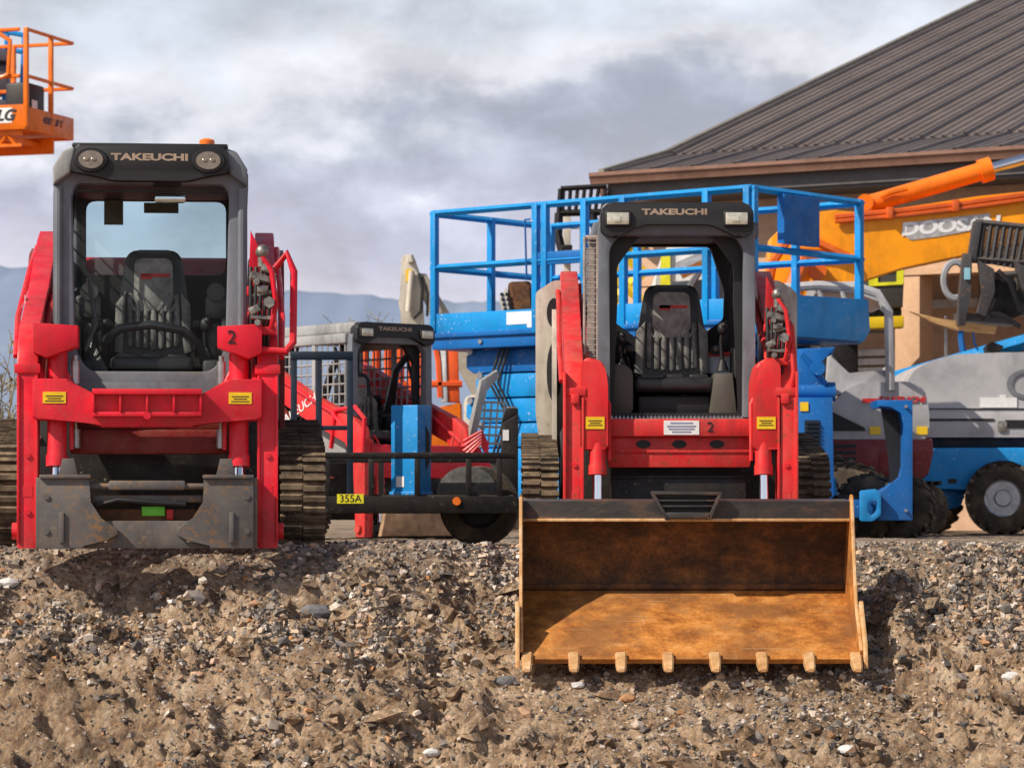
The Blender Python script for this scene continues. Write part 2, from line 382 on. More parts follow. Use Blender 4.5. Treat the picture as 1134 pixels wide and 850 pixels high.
def loader(M, label, st):
    """st: dict of choices. local x right, y to the rear, z up; y=0 is the cab front"""
    root = thing('track_loader', label, 'track loader', M @ Vector((0, 0, 0)), 'compact track loaders parked in the yard')
    a0, a1 = st['arm']; t0, t1 = st['track']; red = st['red']; cabm = st['cabmat']; W = .51
    for s in (-1, 1): track(M, root, min(s*t0, s*t1), max(s*t0, s*t1), st.get('tv', 0), st['rub'])
    m = MB(M); m.box((-t0+.02, .12, .2), (t0-.02, 1.55, .78), .02); m.box((-.5, 1.35, .5), (.5, 1.8, 1.3), .03)
    m.box((-.42, -.02, .30), (.42, .14, .66), .01)
    m.build('chassis', BLACKP, root)
    m = MB(M); m.box((-.5, 1.36, 1.0), (.5, 1.95, 1.72 if st['door'] else 1.36), .06, 3); m.box((-.47, 1.75, .6), (.47, 1.97, 1.32), .03)
    m.build('engine_hood', red, root)
    # ---- cab
    door = st['door']; m = MB(M)
    if door:
        o = rpoly([(-.515, .87), (.515, .87), (.525, 1.2), (.525, 2.0), (.455, 2.12), (-.455, 2.12), (-.525, 2.0), (-.525, 1.2)], [.03, .03, .05, .06, .05, .05, .06, .05])
        i = rpoly([(-.335, .985), (.335, .985), (.405, 1.10), (.425, 1.94), (.40, 2.0), (-.40, 2.0), (-.425, 1.94), (-.405, 1.10)], [.05, .05, .06, .03, .03, .03, .03, .06])
        m.ring(o, i, -.03, .06, .014)
        for s in (-1, 1): m.cyl((s*.495, -.035, 1.0), (s*.495, -.035, 1.98), .022, seg=10)
    else:
        o = rpoly([(-.50, .82), (.50, .82), (.50, 1.3), (.50, 2.06), (.43, 2.14), (-.43, 2.14), (-.50, 2.06), (-.50, 1.3)], [.02, .02, .05, .06, .05, .05, .06, .05])
        i = rpoly([(-.42, .835), (.42, .835), (.425, 1.3), (.425, 1.9), (.37, 1.985), (-.37, 1.985), (-.425, 1.9), (-.425, 1.3)], [.02, .02, .05, .04, .04, .04, .04, .05])
        m.ring(o, i, -.03, .07, .012)
    if st.get('frontmat'):
        fr_ = m.build('front_frame', st['frontmat'], root); m = MB(M)
    for s in (-1, 1):            # roof rails, sills, rear posts
        m.box((s*.50-.03, .05, 1.98), (s*.50+.03, 1.3, 2.08), .015)
        m.box((s*.50-.02, .05, .85), (s*.50+.02, 1.3, 1.16), .01)
        m.box((s*.47-.05, 1.2, .9), (s*.47+.05, 1.33, 2.06), .02)
        m.box((s*.50-.02, .6, 1.1), (s*.50+.02, .66, 2.0), .01)
    m.box((-.475, -.02, 2.07), (.475, 1.36, 2.195), .035, 3)
    cab = m.build('cab', cabm, root)
    m = MB(M)                      # inside: headliner, floor, rear wall
    ro = rpoly([(-.46, 1.02), (.46, 1.02), (.46, 2.07), (-.46, 2.07)], .02)
    if door: ri = rpoly([(-.405, 1.60), (.405, 1.60), (.405, 2.03), (-.405, 2.03)], .06)
    m2 = MB(M)
    if door:
        m.ring(ro, ri, 1.2, 1.24)
    else:
        ro = rpoly([(-.24, .9), (.24, .9), (.46, 1.0), (.46, 1.6), (.46, 2.07), (-.46, 2.07), (-.46, 1.6), (-.46, 1.0)], .02)
        ri = rpoly([(-.20, 1.40), (.20, 1.40), (.38, 1.53), (.385, 1.72), (.29, 2.02), (-.29, 2.02), (-.385, 1.72), (-.38, 1.53)], .03)
        m.ring(ro, ri, 1.2, 1.26)
        # black inner arch behind the visor
        ao = rpoly([(-.44, .86), (.44, .86), (.44, 1.6), (.44, 2.0), (.3, 2.08), (-.3, 2.08), (-.44, 2.0), (-.44, 1.6)], .02)
        ai = rpoly([(-.40, .865), (.40, .865), (.37, 1.6), (.375, 1.80), (.24, 1.985), (-.24, 1.985), (-.375, 1.80), (-.37, 1.6)], .03)
        m.ring(ao, ai, .1, .16)
    m.box((-.46, .03, .82), (.46, 1.24, .86)); m.box((-.46, .95, .86), (.46, 1.22, 1.06), .02)
    m.box((-.46, .06, 2.035), (.46, 1.2, 2.06))
    for s in (-1, 1):
        m.box((s*.43-.05, .25, .9), (s*.43+.05, 1.1, 1.3), .02)
        m.box((s*.41-.06, .8, 1.28), (s*.41+.06, 1.15, 1.5), .03)
        m.tube([(s*.45, .12, 1.0), (s*.455, .2, 1.5), (s*.44, .35, 1.95)], .016)
    m.build('cab_lining', SOFTBLACK, cab)
    if not door:                  # big soft bolsters behind the seat
        for s in (-1, 1):
            m = MB(M); m.tube([(s*.43, .22, 1.95), (s*.40, .45, 1.75), (s*.42, .6, 1.4), (s*.40, .7, 1.1)], [.03, .04, .05, .05])
            m.build('padding', VINYL, cab)
    # window screens at the sides; their bars throw the grid shadows inside
    fl = st.get('flare', 0)
    for s in (-1, 1):
        m = MB(M)
        for k, (va, vb) in enumerate(((.09, .6), (.66, 1.2))):
            e0 = .5+fl*k*.5; e1 = .5+fl*(k+1)*.5
            m.grid((s*e0, va, 1.16), (s*(e1-e0), vb-va, 0), (0, 0, .82), 5, 8, .008 if not st.get('thick') else .010)
        m.build('side_screen', cabm if not st.get('thick') else CABLIGHT, cab)
    # visor
    m = MB(M)
    if door:
        v = rpoly([(-.40, 2.205), (.40, 2.205), (.435, 2.06), (.30, 2.035), (.20, 2.01), (-.20, 2.01), (-.30, 2.035), (-.435, 2.06)], .025)
        m.prism(v, 'y', -.13, .0, .015)
        m.box((-.42, -.10, 2.19), (.42, .2, 2.215), .01)
    else:
        v = rpoly([(-.43, 2.19), (.43, 2.19), (.485, 2.14), (.485, 2.0), (.39, 1.965), (.26, 2.03), (.2, 2.05), (-.2, 2.05), (-.26, 2.03), (-.39, 1.965), (-.485, 2.0), (-.485, 2.14)], .02)
        m.prism(v, 'y', -.10, .02, .015)
    vis = m.build('visor', SOFTBLACK, root)
    sc = M.to_scale().x
    Mt = M @ Matrix.Translation((0.0 if door else -.015, -.1315 if door else -.1015, 2.135 if door else 2.128)) @ FRONT
    text('TAKEUCHI', Mt, LETTER, vis, .050, 1.72, .0005, .0022)
    for s in (-1, 1):
        if door:
            m = MB(M @ Matrix.Translation((s*.315, 0, 2.118)) @ Matrix.Diagonal((1.15, 1, .85, 1)) @ Matrix.Translation((-s*.315, 0, -2.118))); m.cyl((s*.315, -.15, 2.118), (s*.315, -.12, 2.118), .074, .082, 24); rim = m.build('headlight', SOFTBLACK, root)
            m = MB(M @ Matrix.Translation((s*.315, 0, 2.118)) @ Matrix.Diagonal((1.15, 1, .85, 1)) @ Matrix.Translation((-s*.315, 0, -2.118))); m.cyl((s*.315, -.158, 2.118), (s*.315, -.145, 2.118), .056, .06, 24); m.ball((s*.30, -.152, 2.118), .02, (1, .5, 1)); m.ball((s*.335, -.152, 2.118), .02, (1, .5, 1)); m.build('lens', LENS, rim)
            m = MB(M); m.prism([(s*.40, 2.20), (s*.47, 2.17), (s*.525, 2.08), (s*.52, 1.99), (s*.43, 2.055)], 'y', -.09, .02, .012); m.build('roof_corner', CABLIGHT if s < 0 else cabm, cab)  # left corner in lighter grey: the sun side put into the paint
        else:
            m = MB(M); m.box((s*.375-.085, -.125, 2.035), (s*.375+.085, -.09, 2.135), .012); rim = m.build('headlight', SOFTBLACK, root)
            m = MB(M); m.box((s*.375-.07, -.13, 2.047), (s*.375+.07, -.12, 2.123), .006); m.box((s*.375-.03, -.134, 2.06), (s*.375+.02, -.128, 2.10), .004); m.build('lens', LENSW, rim)
    if door:
        m = MB(M); m.quad((-.41, .0, 1.0), (.41, .0, 1.0), (.41, .0, 2.0), (-.41, .0, 2.0)); m.build('door_window', GLASS, cab, flat=True)
        m = MB(M); m.quad((-.44, 1.225, 1.58), (.44, 1.225, 1.58), (.44, 1.225, 2.05), (-.44, 1.225, 2.05)); rw = m.build('rear_window', REARGLASS, cab, flat=True)
        m = MB(M); m.box((-.30, 1.19, 1.89), (-.19, 1.2, 2.03)); m.box((-.07, 1.19, 1.96), (.13, 1.2, 2.02)); m.build('window_label', plain('olive_label', (.10, .09, .045), .6), rw)
        m = MB(M); m.box((-.40, -.04, 1.955), (.42, -.03, 1.965)); m.box((.01, -.035, 1.985), (.17, .02, 2.04), .02); m.build('wiper_motor', BLACKP, cab)
        m = MB(M); m.box((.02, .02, 1.905), (.19, .05, 1.96), .015); m.build('mirror', CHROME, cab)
        m = MB(M); m.tube([(-.29, .30, 1.03), (-.26, .22, 1.16), (-.17, .18, 1.23), (0, .17, 1.25), (.17, .18, 1.22), (.26, .22, 1.15), (.30, .3, 1.02)], .026, 10); m.build('lap_bar', VINYL, root)
        m = MB(M)
        for s in (-1, 1):
            m.box((s*.36-.07, .45, 1.30), (s*.36+.07, .5, 1.43), .02); m.box((s*.34-.06, .35, 1.05), (s*.34+.06, .42, 1.27), .02)
            m.cyl((s*.35, .43, 1.45), (s*.35, .45, 1.45), .05, seg=16)
            m.box((s*.33-.05, .2, .93), (s*.33+.05, .4, 1.06), .02)
        m.tube([(-.36, .1, 1.1), (-.30, .12, 1.25), (-.34, .15, 1.5)], .014)
        for k in range(5): m.tube([(-.3+k*.02, .15, .95), (-.32+k*.012, .18, 1.05), (-.36, .3, 1.15+.02*k)], .008)
        m.build('console', plain('console_plastic', (.045, .047, .045), .4, 0, .5, 20), root)
        m = MB(M); m.prism(rpoly([(-.46, .80), (.46, .80), (.44, .93), (-.44, .93)], .02), 'y', -.07, -.032, .01)
        m.box((-.36, -.078, .86), (.36, -.068, .872)); m.build('kick_panel', cabm, cab)
        m = MB(M); m.cyl((.305, .03, 2.19), (.305, .03, 2.245), .042, seg=20); m.ball((.305, .03, 2.245), .042, (1, 1, .35)); b = m.build('beacon', BEACON, root)
        joystick(M, root, -.30, .32, 1.06, .2); joystick(M, root, .30, .32, 1.06, .2)
        seat(M, root, .62, 1.08, 1.70, .42)
    else:
        if st.get('detail', True):
            gc = plain('grey_console', (.09, .085, .07), .55)
            m = MB(M); m.prism(rpoly([(-.42, .86), (-.27, .86), (-.27, 1.14), (-.33, 1.18), (-.42, 1.18)], .03), 'y', .15, .6, .02); m.build('console', gc, root)
            m = MB(M); m.prism([(.22, .84), (.40, .84), (.37, 1.12), (.25, 1.12)], 'y', .12, .45, .02); m.build('console', gc, root)
            joystick(M, root, .31, .25, 1.14, .27); joystick(M, root, -.34, .3, 1.15, .2)
            m = MB(M); m.box((.20, .60, 1.14), (.40, .604, 1.28)); wl = m.build('warning_label', plain('grey_label', (.40, .44, .5), .6), root); m = MB(M); m.box((.20, .594, 1.25), (.40, .598, 1.28)); m.build('red_stripe', REDINK, wl)
            m = MB(M)
            for k in range(34): m.prism([(-.42+k*.025, .815), (-.40+k*.025, .815), (-.41+k*.025, .845)], 'y', -.06, .0)
            m.build('tread_strip', STEEL, root)
            for bx in ((-.43, .46, 1.13), (.40, .3, .9)):
                m = MB(M); m.box((bx[0], bx[1], bx[2]), (bx[0]+.05, bx[1]+.004, bx[2]+.07)); m.build('yellow_label', STICK, root)
        seat(M, root, .60, 1.10, 1.72, .47)
    # ---- arms
    for s in (-1, 1):
        prof = [(-.52, .03), (-.37, .03), (-.34, .75), (-.2, .98), (.5, 1.22), (1.3, 1.56), (1.62, 1.62), (1.68, 1.76), (1.60, 1.86), (1.42, 1.87), (1.2, 1.80), (.4, 1.46), (-.30, 1.22), (-.46, 1.12), (-.52, .97)]
        m = MB(M); lo, hi = min(s*a0, s*a1), max(s*a0, s*a1)
        m.prism(prof, 'x', lo, hi, .008)
        for (v_, z_) in ((1.5, 1.75), (-.44, .12)): m.cyl((lo-.03, v_, z_), (hi+.03, v_, z_), .045, seg=16)
        m.box((lo-.012, -.53, .95), (hi+.012, -.505, 1.0), .004)
        for e_ in (lo, hi-.014): m.box((e_, -.532, .06), (e_+.014, -.518, .94), .002)
        m.box((lo+.03, -.5225, .30), (hi-.03, -.519, .36)); m.cyl(((lo+hi)/2, -.53, .52), ((lo+hi)/2, -.515, .52), .016, seg=6); m.cyl(((lo+hi)/2, -.53, .22), ((lo+hi)/2, -.515, .22), .016, seg=6)
        arm = m.build('lift_arm', red if door else REDW, root)
        # upper link and steel line along the arm
        m = MB(M); xx = s*(a1+.02)
        m.tube([(xx, 1.5, 1.78), (xx, .9, 1.62), (xx+s*.01, .0, 1.28), (xx, -.3, 1.05)], .016); m.tube([(s*(a0-.02), 1.4, 1.7), (s*(a0-.03), .2, 1.34), (s*(a0-.01), -.35, 1.02), (s*(a0-.01), -.5, .9)], .022)
        m.build('hydraulic_line', red, arm)
        m = MB(M); m.prism([(.1, .62), (.28, .62), (1.35, 1.40), (1.28, 1.56), (1.18, 1.52)], 'x', min(s*(a0+.02), s*(a1-.03)), max(s*(a0+.02), s*(a1-.03)), .006); m.build('lower_link', DKRED, root)
        # lift cylinder
        m = MB(M); m.cyl((s*(a0-.045), .35, .70), (s*(a0-.045), 1.0, 1.25), .04); lc = m.build('lift_cylinder', red, root)
        m = MB(M); m.cyl((s*(a0-.045), 1.0, 1.25), (s*(a0-.045), 1.3, 1.5), .022); m.build('rod', CHROME, lc)
        # rear tower
        m = MB(M)
        tw = rpoly([(1.05, .55), (1.9, .55), (1.85, 1.5), (1.7, 1.80), (1.35, 1.72), (1.1, 1.2)], .06)
        m.prism(tw, 'x', min(s*(a1+.03), s*(a1+.06)), max(s*(a1+.03), s*(a1+.06)), .004)
        if not door:
            ff = rpoly([(a0+.06, .60), (a1+.13, .60), (a1+.17, .9), (a1+.17, 1.72), (a1+.05, 1.80), (a0-.0, 1.80)], .03)
            m.prism([(s*p[0], p[1]) for p in ff], 'y', 1.30, 1.36, .006)
        tower = m.build('rear_tower', CREAM if not door else (DKRED), root)
        if not door:
            m = MB(M)
            for zc, hh in ((1.18, .2), (1.58, .1)):
                m.prism([(s*(a1+.045)+.05*math.cos(a), zc+hh*math.sin(a)) for a in [2*math.pi*k/20 for k in range(20)]], 'y', 1.294, 1.30)
            m.build('hole_shade', SOFTBLACK, tower)  # black ovals painting the dark inside of the openings
        # bucket cylinder
        c = st['cyl']*s
        m = MB(M)
        m.cyl((c, -.42, 1.06 if door else .95), (c, -.50, .47), .052, seg=20); m.cyl((c, -.495, .52), (c, -.502, .46), .058, seg=20)
        m.tube([(c+s*.0, -.40, 1.05), (c-s*.075, -.45, .9), (c-s*.075, -.47, .55)], .012)
        cy = m.build('tilt_cylinder', red if door else REDW, root)
        m = MB(M); m.cyl((c, -.50, .48), (c, -.53, .33 if door else .18), .03, seg=16); m.build('rod', CHROME, cy)
    if st.get('guard', True):       # hydraulic couplers and their tubular guard on the right arm
        m = MB(M); g = a1+.06
        m.tube([(a0+.0, -.52, 1.08), (g-.02, -.53, 1.07), (g+.02, -.5, 1.12), (g+.025, -.44, 1.5), (g-.01, -.40, 1.60), (g-.09, -.38, 1.50)] if door else
               [(g-.10, -.50, .95), (g-.07, -.52, 1.1), (g-.09, -.5, 1.38), (g-.12, -.42, 1.45)], .020, 10)
        m.build('coupler_guard', red, root)

        m = MB(M); x = st['hyd']
        rn = random.Random(4)
        for k in range(9):
            zz = st['hz']+k*.036; dx_ = rn.uniform(-.045, .045); rr = rn.uniform(.012, .026)
            if k % 3 == 0: m.cyl((x+dx_, -.56, zz), (x+dx_, -.40, zz+.01), rr, rr*.8, 10); m.cyl((x+dx_, -.575, zz), (x+dx_, -.555, zz), rr*1.35, seg=6)
            elif k % 3 == 1: m.cyl((x-.06, -.5+dx_, zz), (x+.05, -.5, zz+dx_), rr, seg=6); m.cyl((x+.05, -.5, zz+dx_), (x+.075, -.5, zz+dx_), rr*1.3, seg=6)
            else: m.box((x+dx_-.03, -.53, zz-.02), (x+dx_+.03, -.45, zz+.02), .006, 2, Matrix.Rotation(dx_*12, 4, 'Y'))
        m.ball((x, -.5, st['hz']+.38), .036, (1, 1, 1.1)); m.cyl((x, -.5, st['hz']+.30), (x, -.5, st['hz']+.38), .022, seg=8)
        hb = m.build('hydraulic_coupler', BRASS, root)
        m = MB(M)
        for k in range(5):
            m.tube([(x-.06+k*.03, -.46, st['hz']+.3), (x-.06+k*.025, -.5, st['hz']+.1), (x-.05+.02*k, -.47, st['hz']-.1), (x-.02+.01*k, -.40, st['hz']-.25)], .011)
        m.build('hose', HOSE, hb)
        m = MB(M); m.box((x-.075, -.50, st['hz']-.06), (x+.075, -.40, st['hz']-.015), .008); m.box((x-.08, -.47, st['hz']+.15), (x+.07, -.41, st['hz']+.20), .008)
        m.prism([(x-.07, st['hz']+.2), (x+.0, st['hz']+.2), (x-.02, st['hz']+.42), (x-.06, st['hz']+.5)], 'y', -.42, -.38, .005)
        m.tube([(x+.05, -.5, st['hz']-.02), (x+.075, -.55, st['hz']+.1), (x+.05, -.53, st['hz']+.28), (x-.03, -.5, st['hz']+.40)], .014)
        m.build('coupler_bracket', red, root)
    if door:
        for s in (-1, 1):
            m = MB(M); m.cyl((s*.385, -.42, .90), (s*.385, -.42, 1.02), .024, seg=12); m.cyl((s*.385, -.40, .56), (s*.385, -.40, .66), .028, seg=12); m.cyl((s*.385, -.42, 1.02), (s*.385, -.42, 1.05), .014, seg=10)
            m.tube([(s*.385, -.42, .90), (s*.39, -.44, .80), (s*.385, -.42, .66)], .014)
            m.build('damper', STEEL, root)
        m = MB(M); m.box((-a1-.004, .15, 1.30), (-a1-.001, .42, 1.37), rot=Matrix.Rotation(R(-17), 4, 'X')); m.build('white_decal', WHITE, root)
        # bracket plates carrying the cylinders ("2" on the right one)
        for s in (-1, 1):
            m = MB(M)
            m.prism([(s*.365, 1.20), (s*.60, 1.215), (s*.60, 1.06), (s*.53, 1.03), (s*.365, 1.09)], 'y', -.56, -.38, .006)
            br = m.build('cylinder_bracket', red, root)
        text('2', M @ Matrix.Translation((.44, -.564, 1.14)) @ FRONT, INK_SHADE, br, .10, 1, .001)
        # crossmember
        half = [(0, .665), (.24, .665), (.33, .70), (.56, .70), (.60, .72), (.60, .92), (.42, .92), (.25, .815), (0, .815)]
        poly = half[:-1]+[(-x, z) for x, z in half[::-1]][:-1]
        poly = [half[1], half[2], half[3], half[4], half[5], half[6], half[7]]+[(-x, z) for x, z in (half[7], half[6], half[5], half[4], half[3], half[2], half[1])]
        m = MB(M); m.prism(poly, 'y', -.60, -.46, .01); cm = m.build('cross_member', red, root)
        m = MB(M)
        m.box((-.285, -.68, .835), (.285, -.60, .865), .004); m.box((-.285, -.66, .72), (.285, -.60, .745), .004)
        for k in range(5): m.box((-.285+k*.1395, -.67, .745), (-.273+k*.1395, -.60, .835), .003)
        m.box((-.285, -.615, .745), (.285, -.600, .835)); m.cyl((0, -.68, .725), (0, -.66, .725), .02)
        m.build('step', red, cm)
        for s in (-1, 1):
            m = MB(M); m.box((s*.485-.06, -.604, .79), (s*.485+.06, -.6005, .85)); ys_ = m.build('yellow_sticker', STICK, cm)
            m = MB(M)
            for zz, ww in ((.828, .045), (.815, .035), (.802, .048)): m.box((s*.485-ww, -.6055, zz-.0025), (s*.485+ww, -.6045, zz+.0025))
            m.build('print', INK_SHADE, ys_)
        m = MB(M); m.box((-.42, -.36, .53), (.42, -.22, .66), .012); m.box((-.42, -.30, .66), (.42, -.22, .72), .005)
        m.build('lower_cross_tube', DKRED, root)
        # quick coupler
        m = MB(M)
        for s in (-1, 1):
            pl = [(s*.555, .40), (s*.295, .40), (s*.295, .27), (s*.24, .185), (s*.155, .135), (s*.15, .105), (s*.22, .065), (s*.33, .05), (s*.33, .03), (s*.555, .03)]
            m.prism(pl, 'y', -.72, -.67, .005)
            m.box((min(s*.555, s*.29), -.74, .395), (max(s*.555, s*.29), -.60, .415), .004)
            m.box((s*.44-.012, -.735, .06), (s*.44+.012, -.72, .22), .003)
            m.prism([(s*.36, .415), (s*.46, .415), (s*.44, .50), (s*.38, .50)], 'y', -.66, -.62, .004)
            m.box((s*.555-.02, -.70, .03), (s*.555+.02, -.50, .40), .004)
            for zz in (.12, .3): m.cyl((s*.52, -.728, zz), (s*.52, -.715, zz), .016, seg=12)
        m.prism([(-.24, .175), (.24, .175), (.2, .06), (.33, .052), (.33, .03), (-.33, .03), (-.33, .052), (-.2, .06)], 'y', -.665, -.64, .004)
        m.cyl((-.30, -.66, .355), (.30, -.66, .355), .016); m.box((-.2, -.69, .335), (.2, -.63, .385), .012); m.box((-.29, -.64, .27), (.29, -.6, .31), .01)
        q = m.build('quick_coupler', COUPLER, root)
        m = MB(M); m.tube([(-.29, -.66, .25), (-.15, -.69, .285), (.02, -.68, .27), (.2, -.66, .26)], .012); m.build('hose', HOSE, q)
        m = MB(M); m.box((-.03, -.60, .20), (.09, -.59, .25), .003); m.build('tag', GREEN, q)
        m = MB(M); m.box((.10, -.602, .18), (.135, -.592, .235), .004); m.build('tag', REDINK, q)
        m = MB(M); m.box((-.27, -.58, .17), (.25, -.57, .235)); m.build('dirt_shelf', BROWNRUST, q)
    elif st.get('bucket'):
        for s in (-1, 1):
            k_ = rpoly([(s*.45, .62), (s*.62, .62), (s*.62, 1.14), (s*.59, 1.19), (s*.48, 1.17), (s*.45, 1.05)], [.02, .02, .03, .04, .05, .1])
            m = MB(M); m.prism(k_, 'y', -.52, -.12, .014); kn = m.build('arm_knee', REDW, root)
            m = MB(M); m.box((s*.53-.058, -.526, .745), (s*.53+.058, -.5215, .82)); ys_ = m.build('yellow_sticker', STICK, kn)
            m = MB(M)
            for zz, ww in ((.796, .042), (.782, .032), (.768, .045)): m.box((s*.53-ww, -.528, zz-.0025), (s*.53+ww, -.527, zz+.0025))
            m.build('print', INK_SHADE, ys_)
            m = MB(M); m.box((min(s*(a1-.005), s*(a1+.012)), -.545, .03), (max(s*(a1-.005), s*(a1+.012)), -.38, 1.1), .004); m.box((s*(a0+.05)-.03, -.545, .90), (s*(a0+.05)+.02, -.525, .96), .006)
            m.build('wear_plate', REDW, root)
        m = MB(M); m.box((-.44, -.42, .70), (.44, -.15, .812), .01)
        m.prism([(-.48, .70), (.48, .70), (.44, .51), (-.44, .51)], 'y', -.36, -.30, .006); m.box((-.47, -.37, .60), (.47, -.30, .62), .004)
        cm = m.build('cross_member', REDW, root)
        for x in (-.225, .0, .235):
            m = MB(M); m.prism([(x+.046*math.cos(a), .655+.026*math.sin(a)) for a in [2*math.pi*k/20 for k in range(20)]], 'y', -.3635, -.3605); m.build('hole_shade', INK_SHADE, cm)  # flat black discs painting the dark of the holes
        m = MB(M); m.box((-.10, -.425, .712), (.12, -.4205, .80)); lb = m.build('white_sticker', WHITE, cm)
        m = MB(M)
        for zz, w in ((.785, .07), (.765, .09), (.748, .08), (.73, .06)): m.box((.01-w, -.427, zz-.005), (.01+w, -.4255, zz+.005))
        m.build('fine_print', plain('grey_print', (.25, .25, .35), .6), lb)
        text('2', M @ Matrix.Translation((.19, -.424, .757)) @ FRONT, INK_SHADE, cm, .09, 1, .001)
        m = MB(M); m.box((-.42, -.30, .18), (.42, -.27, .44), .005); m.box((-.42, -.30, .44), (.42, -.20, .46), .004); m.build('front_plate', BLACKP, root)
        m = MB(M)
        for x_ in (-.585, -.50): m.tube([(x_, -.02, 1.02), (x_, -.02, 1.98)], .009, 6)
        for k in range(27): m.tube([(-.585, -.02, 1.04+k*.036), (-.50, -.02, 1.04+k*.036)], .0035, 4)
        m.prism([(-.58, 1.0), (-.505, 1.0), (-.505, 1.99), (-.55, 1.99)], 'y', .03, .05); m.box((-.60, -.01, 1.0), (-.50, .06, 1.03), .004); m.box((-.58, -.01, 1.96), (-.50, .06, 1.99), .004)
        m.build('sunlit_screen_strip', plain('sunlit_screen_tone', (.34, .29, .26), .6, 0, .4, 18), cab)  # added strip; its pale colour stands for sun on the side screen
        # ---- bucket: floor, back, lip, sides, cutting edge, teeth
        w = .968; M0 = M; M = M0 @ Matrix(((1, 0, 0, 0), (0, 1, 0, 0), (0, -.085, 1, -.095), (0, 0, 0, 1))) @ Matrix.Translation((-.015, 0, 0))
        P5 = [(-1.90, -.655), (-1.14, -.26), (-1.09, -.20), (-1.09, -.10), (-1.22, .165)]
        m = MB(M)
        back = [(-1.12, -.245), (-1.085, -.20), (-1.08, -.10), (-1.22, .165), (-1.20, .175), (-1.055, -.09), (-1.06, -.21), (-1.11, -.27)]
        m.prism(back, 'x', -w, w, .002)
        for s in (-1, 1): m.prism([(-1.08, -.2), (-1.08, .12), (-.75, .10), (-.62, -.0), (-.7, -.12)], 'x', s*.42-.02, s*.42+.02, .004)
        m.box((-.5, -.8, -.05), (.5, -.66, .09), .01)
        bk = m.build('bucket', RUSTBACK, root)
        m = MB(M); m.prism([(-1.84, -.628), (-1.12, -.243), (-1.11, -.262), (-1.83, -.647)], 'x', -w, w, .002); m.build('bucket_floor', RUSTFLOOR, bk)
        m = MB(M); m.box((-w, -1.13, -.235), (w, -1.095, -.20), .008); m.build('weld_bar', RUSTBACK, bk)
        m = MB(M); m.prism([(-1.95, -.685), (-1.82, -.615), (-1.80, -.64), (-1.93, -.71)], 'x', -w-.01, w+.01, .004); m.build('cutting_edge', RUSTFLOOR, bk)
        m = MB(M); m.prism([(-1.40, .27), (-1.225, .300), (-1.19, .17), (-1.225, .160), (-1.39, .155)], 'x', -w, w, .006); m.build('top_lip', LIPPAINT, bk)
        m = MB(M); m.box((-w, -1.405, .150), (w, -1.385, .168), .004); m.build('lip_edge', TEETH, bk)
        for s in (-1, 1):
            side = [(-1.92, -.69), (-1.12, -.29), (-1.05, -.2), (-1.05, -.09), (-1.19, .19), (-1.40, .31), (-1.44, .29), (-1.52, .0), (-1.68, -.38), (-1.95, -.64)]
            m = MB(M); m.prism(side, 'x', min(s*w, s*(w+.018)), max(s*w, s*(w+.018)), .003); m.build('side_plate', RUSTFLOOR if s > 0 else RUSTBACK, bk)  # light put into the colour: right plate sunlit orange, left plate shaded brown
            m = MB(M); m.prism([(-2.0, -.74), (-1.78, -.62), (-1.70, -.36), (-1.74, -.34), (-1.97, -.60)], 'x', min(s*(w+.018), s*(w+.043)), max(s*(w+.018), s*(w+.043)), .004)
            m.build('side_cutter', TEETH, bk)
            m = MB(M); m.tube([(s*(w+.009), -1.44, .29), (s*(w+.009), -1.53, .0), (s*(w+.009), -1.69, -.38), (s*(w+.009), -1.96, -.64)], .011, 6); m.build('side_edge', TEETH, bk)
        tooth = None; dv = Vector((0, -.887, -.462))
        for k in range(8):
            x = -.945+k*(1.89/7)
            m = MB(M); b = Vector((x, -1.92, -.675)); up = Vector((0, -.462, .887))
            sec = []
            for t, hw, hh in ((-.02, .033, .030), (.06, .031, .032), (.15, .027, .022), (.185, .021, .008)):
                c_ = b+dv*t; sec.append([m._v(c_+Vector((sx*hw, 0, 0))+up*sy*hh) for sx, sy in ((-1, -1), (1, -1), (1, 1), (-1, 1))])
            for i in range(3):
                for j in range(4): m.bm.faces.new((sec[i][j], sec[i][(j+1) % 4], sec[i+1][(j+1) % 4], sec[i+1][j]))
            m.bm.faces.new(sec[0][::-1]); m.bm.faces.new(sec[-1])
            bmesh.ops.bevel(m.bm, geom=list(m.bm.edges), offset=.006, segments=2, affect='EDGES')
            m.build('tooth', TEETH, bk)
        m = MB(M)       # step on the lip
        tr = [(-.20, .318), (-.19, .30), (-.13, .165), (.16, .165), (.21, .30), (.21, .318)]
        m.prism([(-.21, .325), (.21, .318), (.205, .300), (-.205, .305)], 'y', -1.46, -1.38, .003)
        m.prism([(-.21, .31), (-.19, .31), (-.10, .16), (-.125, .16)], 'y', -1.46, -1.40, .003); m.prism([(.21, .31), (.19, .31), (.12, .16), (.145, .16)], 'y', -1.46, -1.40, .003)
        m.box((-.17, -1.445, .265), (.175, -1.405, .275), .002); m.box((-.155, -1.445, .232), (.155, -1.405, .242), .002); m.box((-.12, -1.46, .165), (.14, -1.40, .20), .003)
        m.build('bucket_step', LIPPAINT, bk)
        m = MB(M); m.prism([(-.17, .30), (.18, .30), (.12, .195), (-.11, .195)], 'y', -1.4035, -1.4015); m.build('step_shade', INK_SHADE, bk)  # black panel laid behind the slats as painted shade
    return root
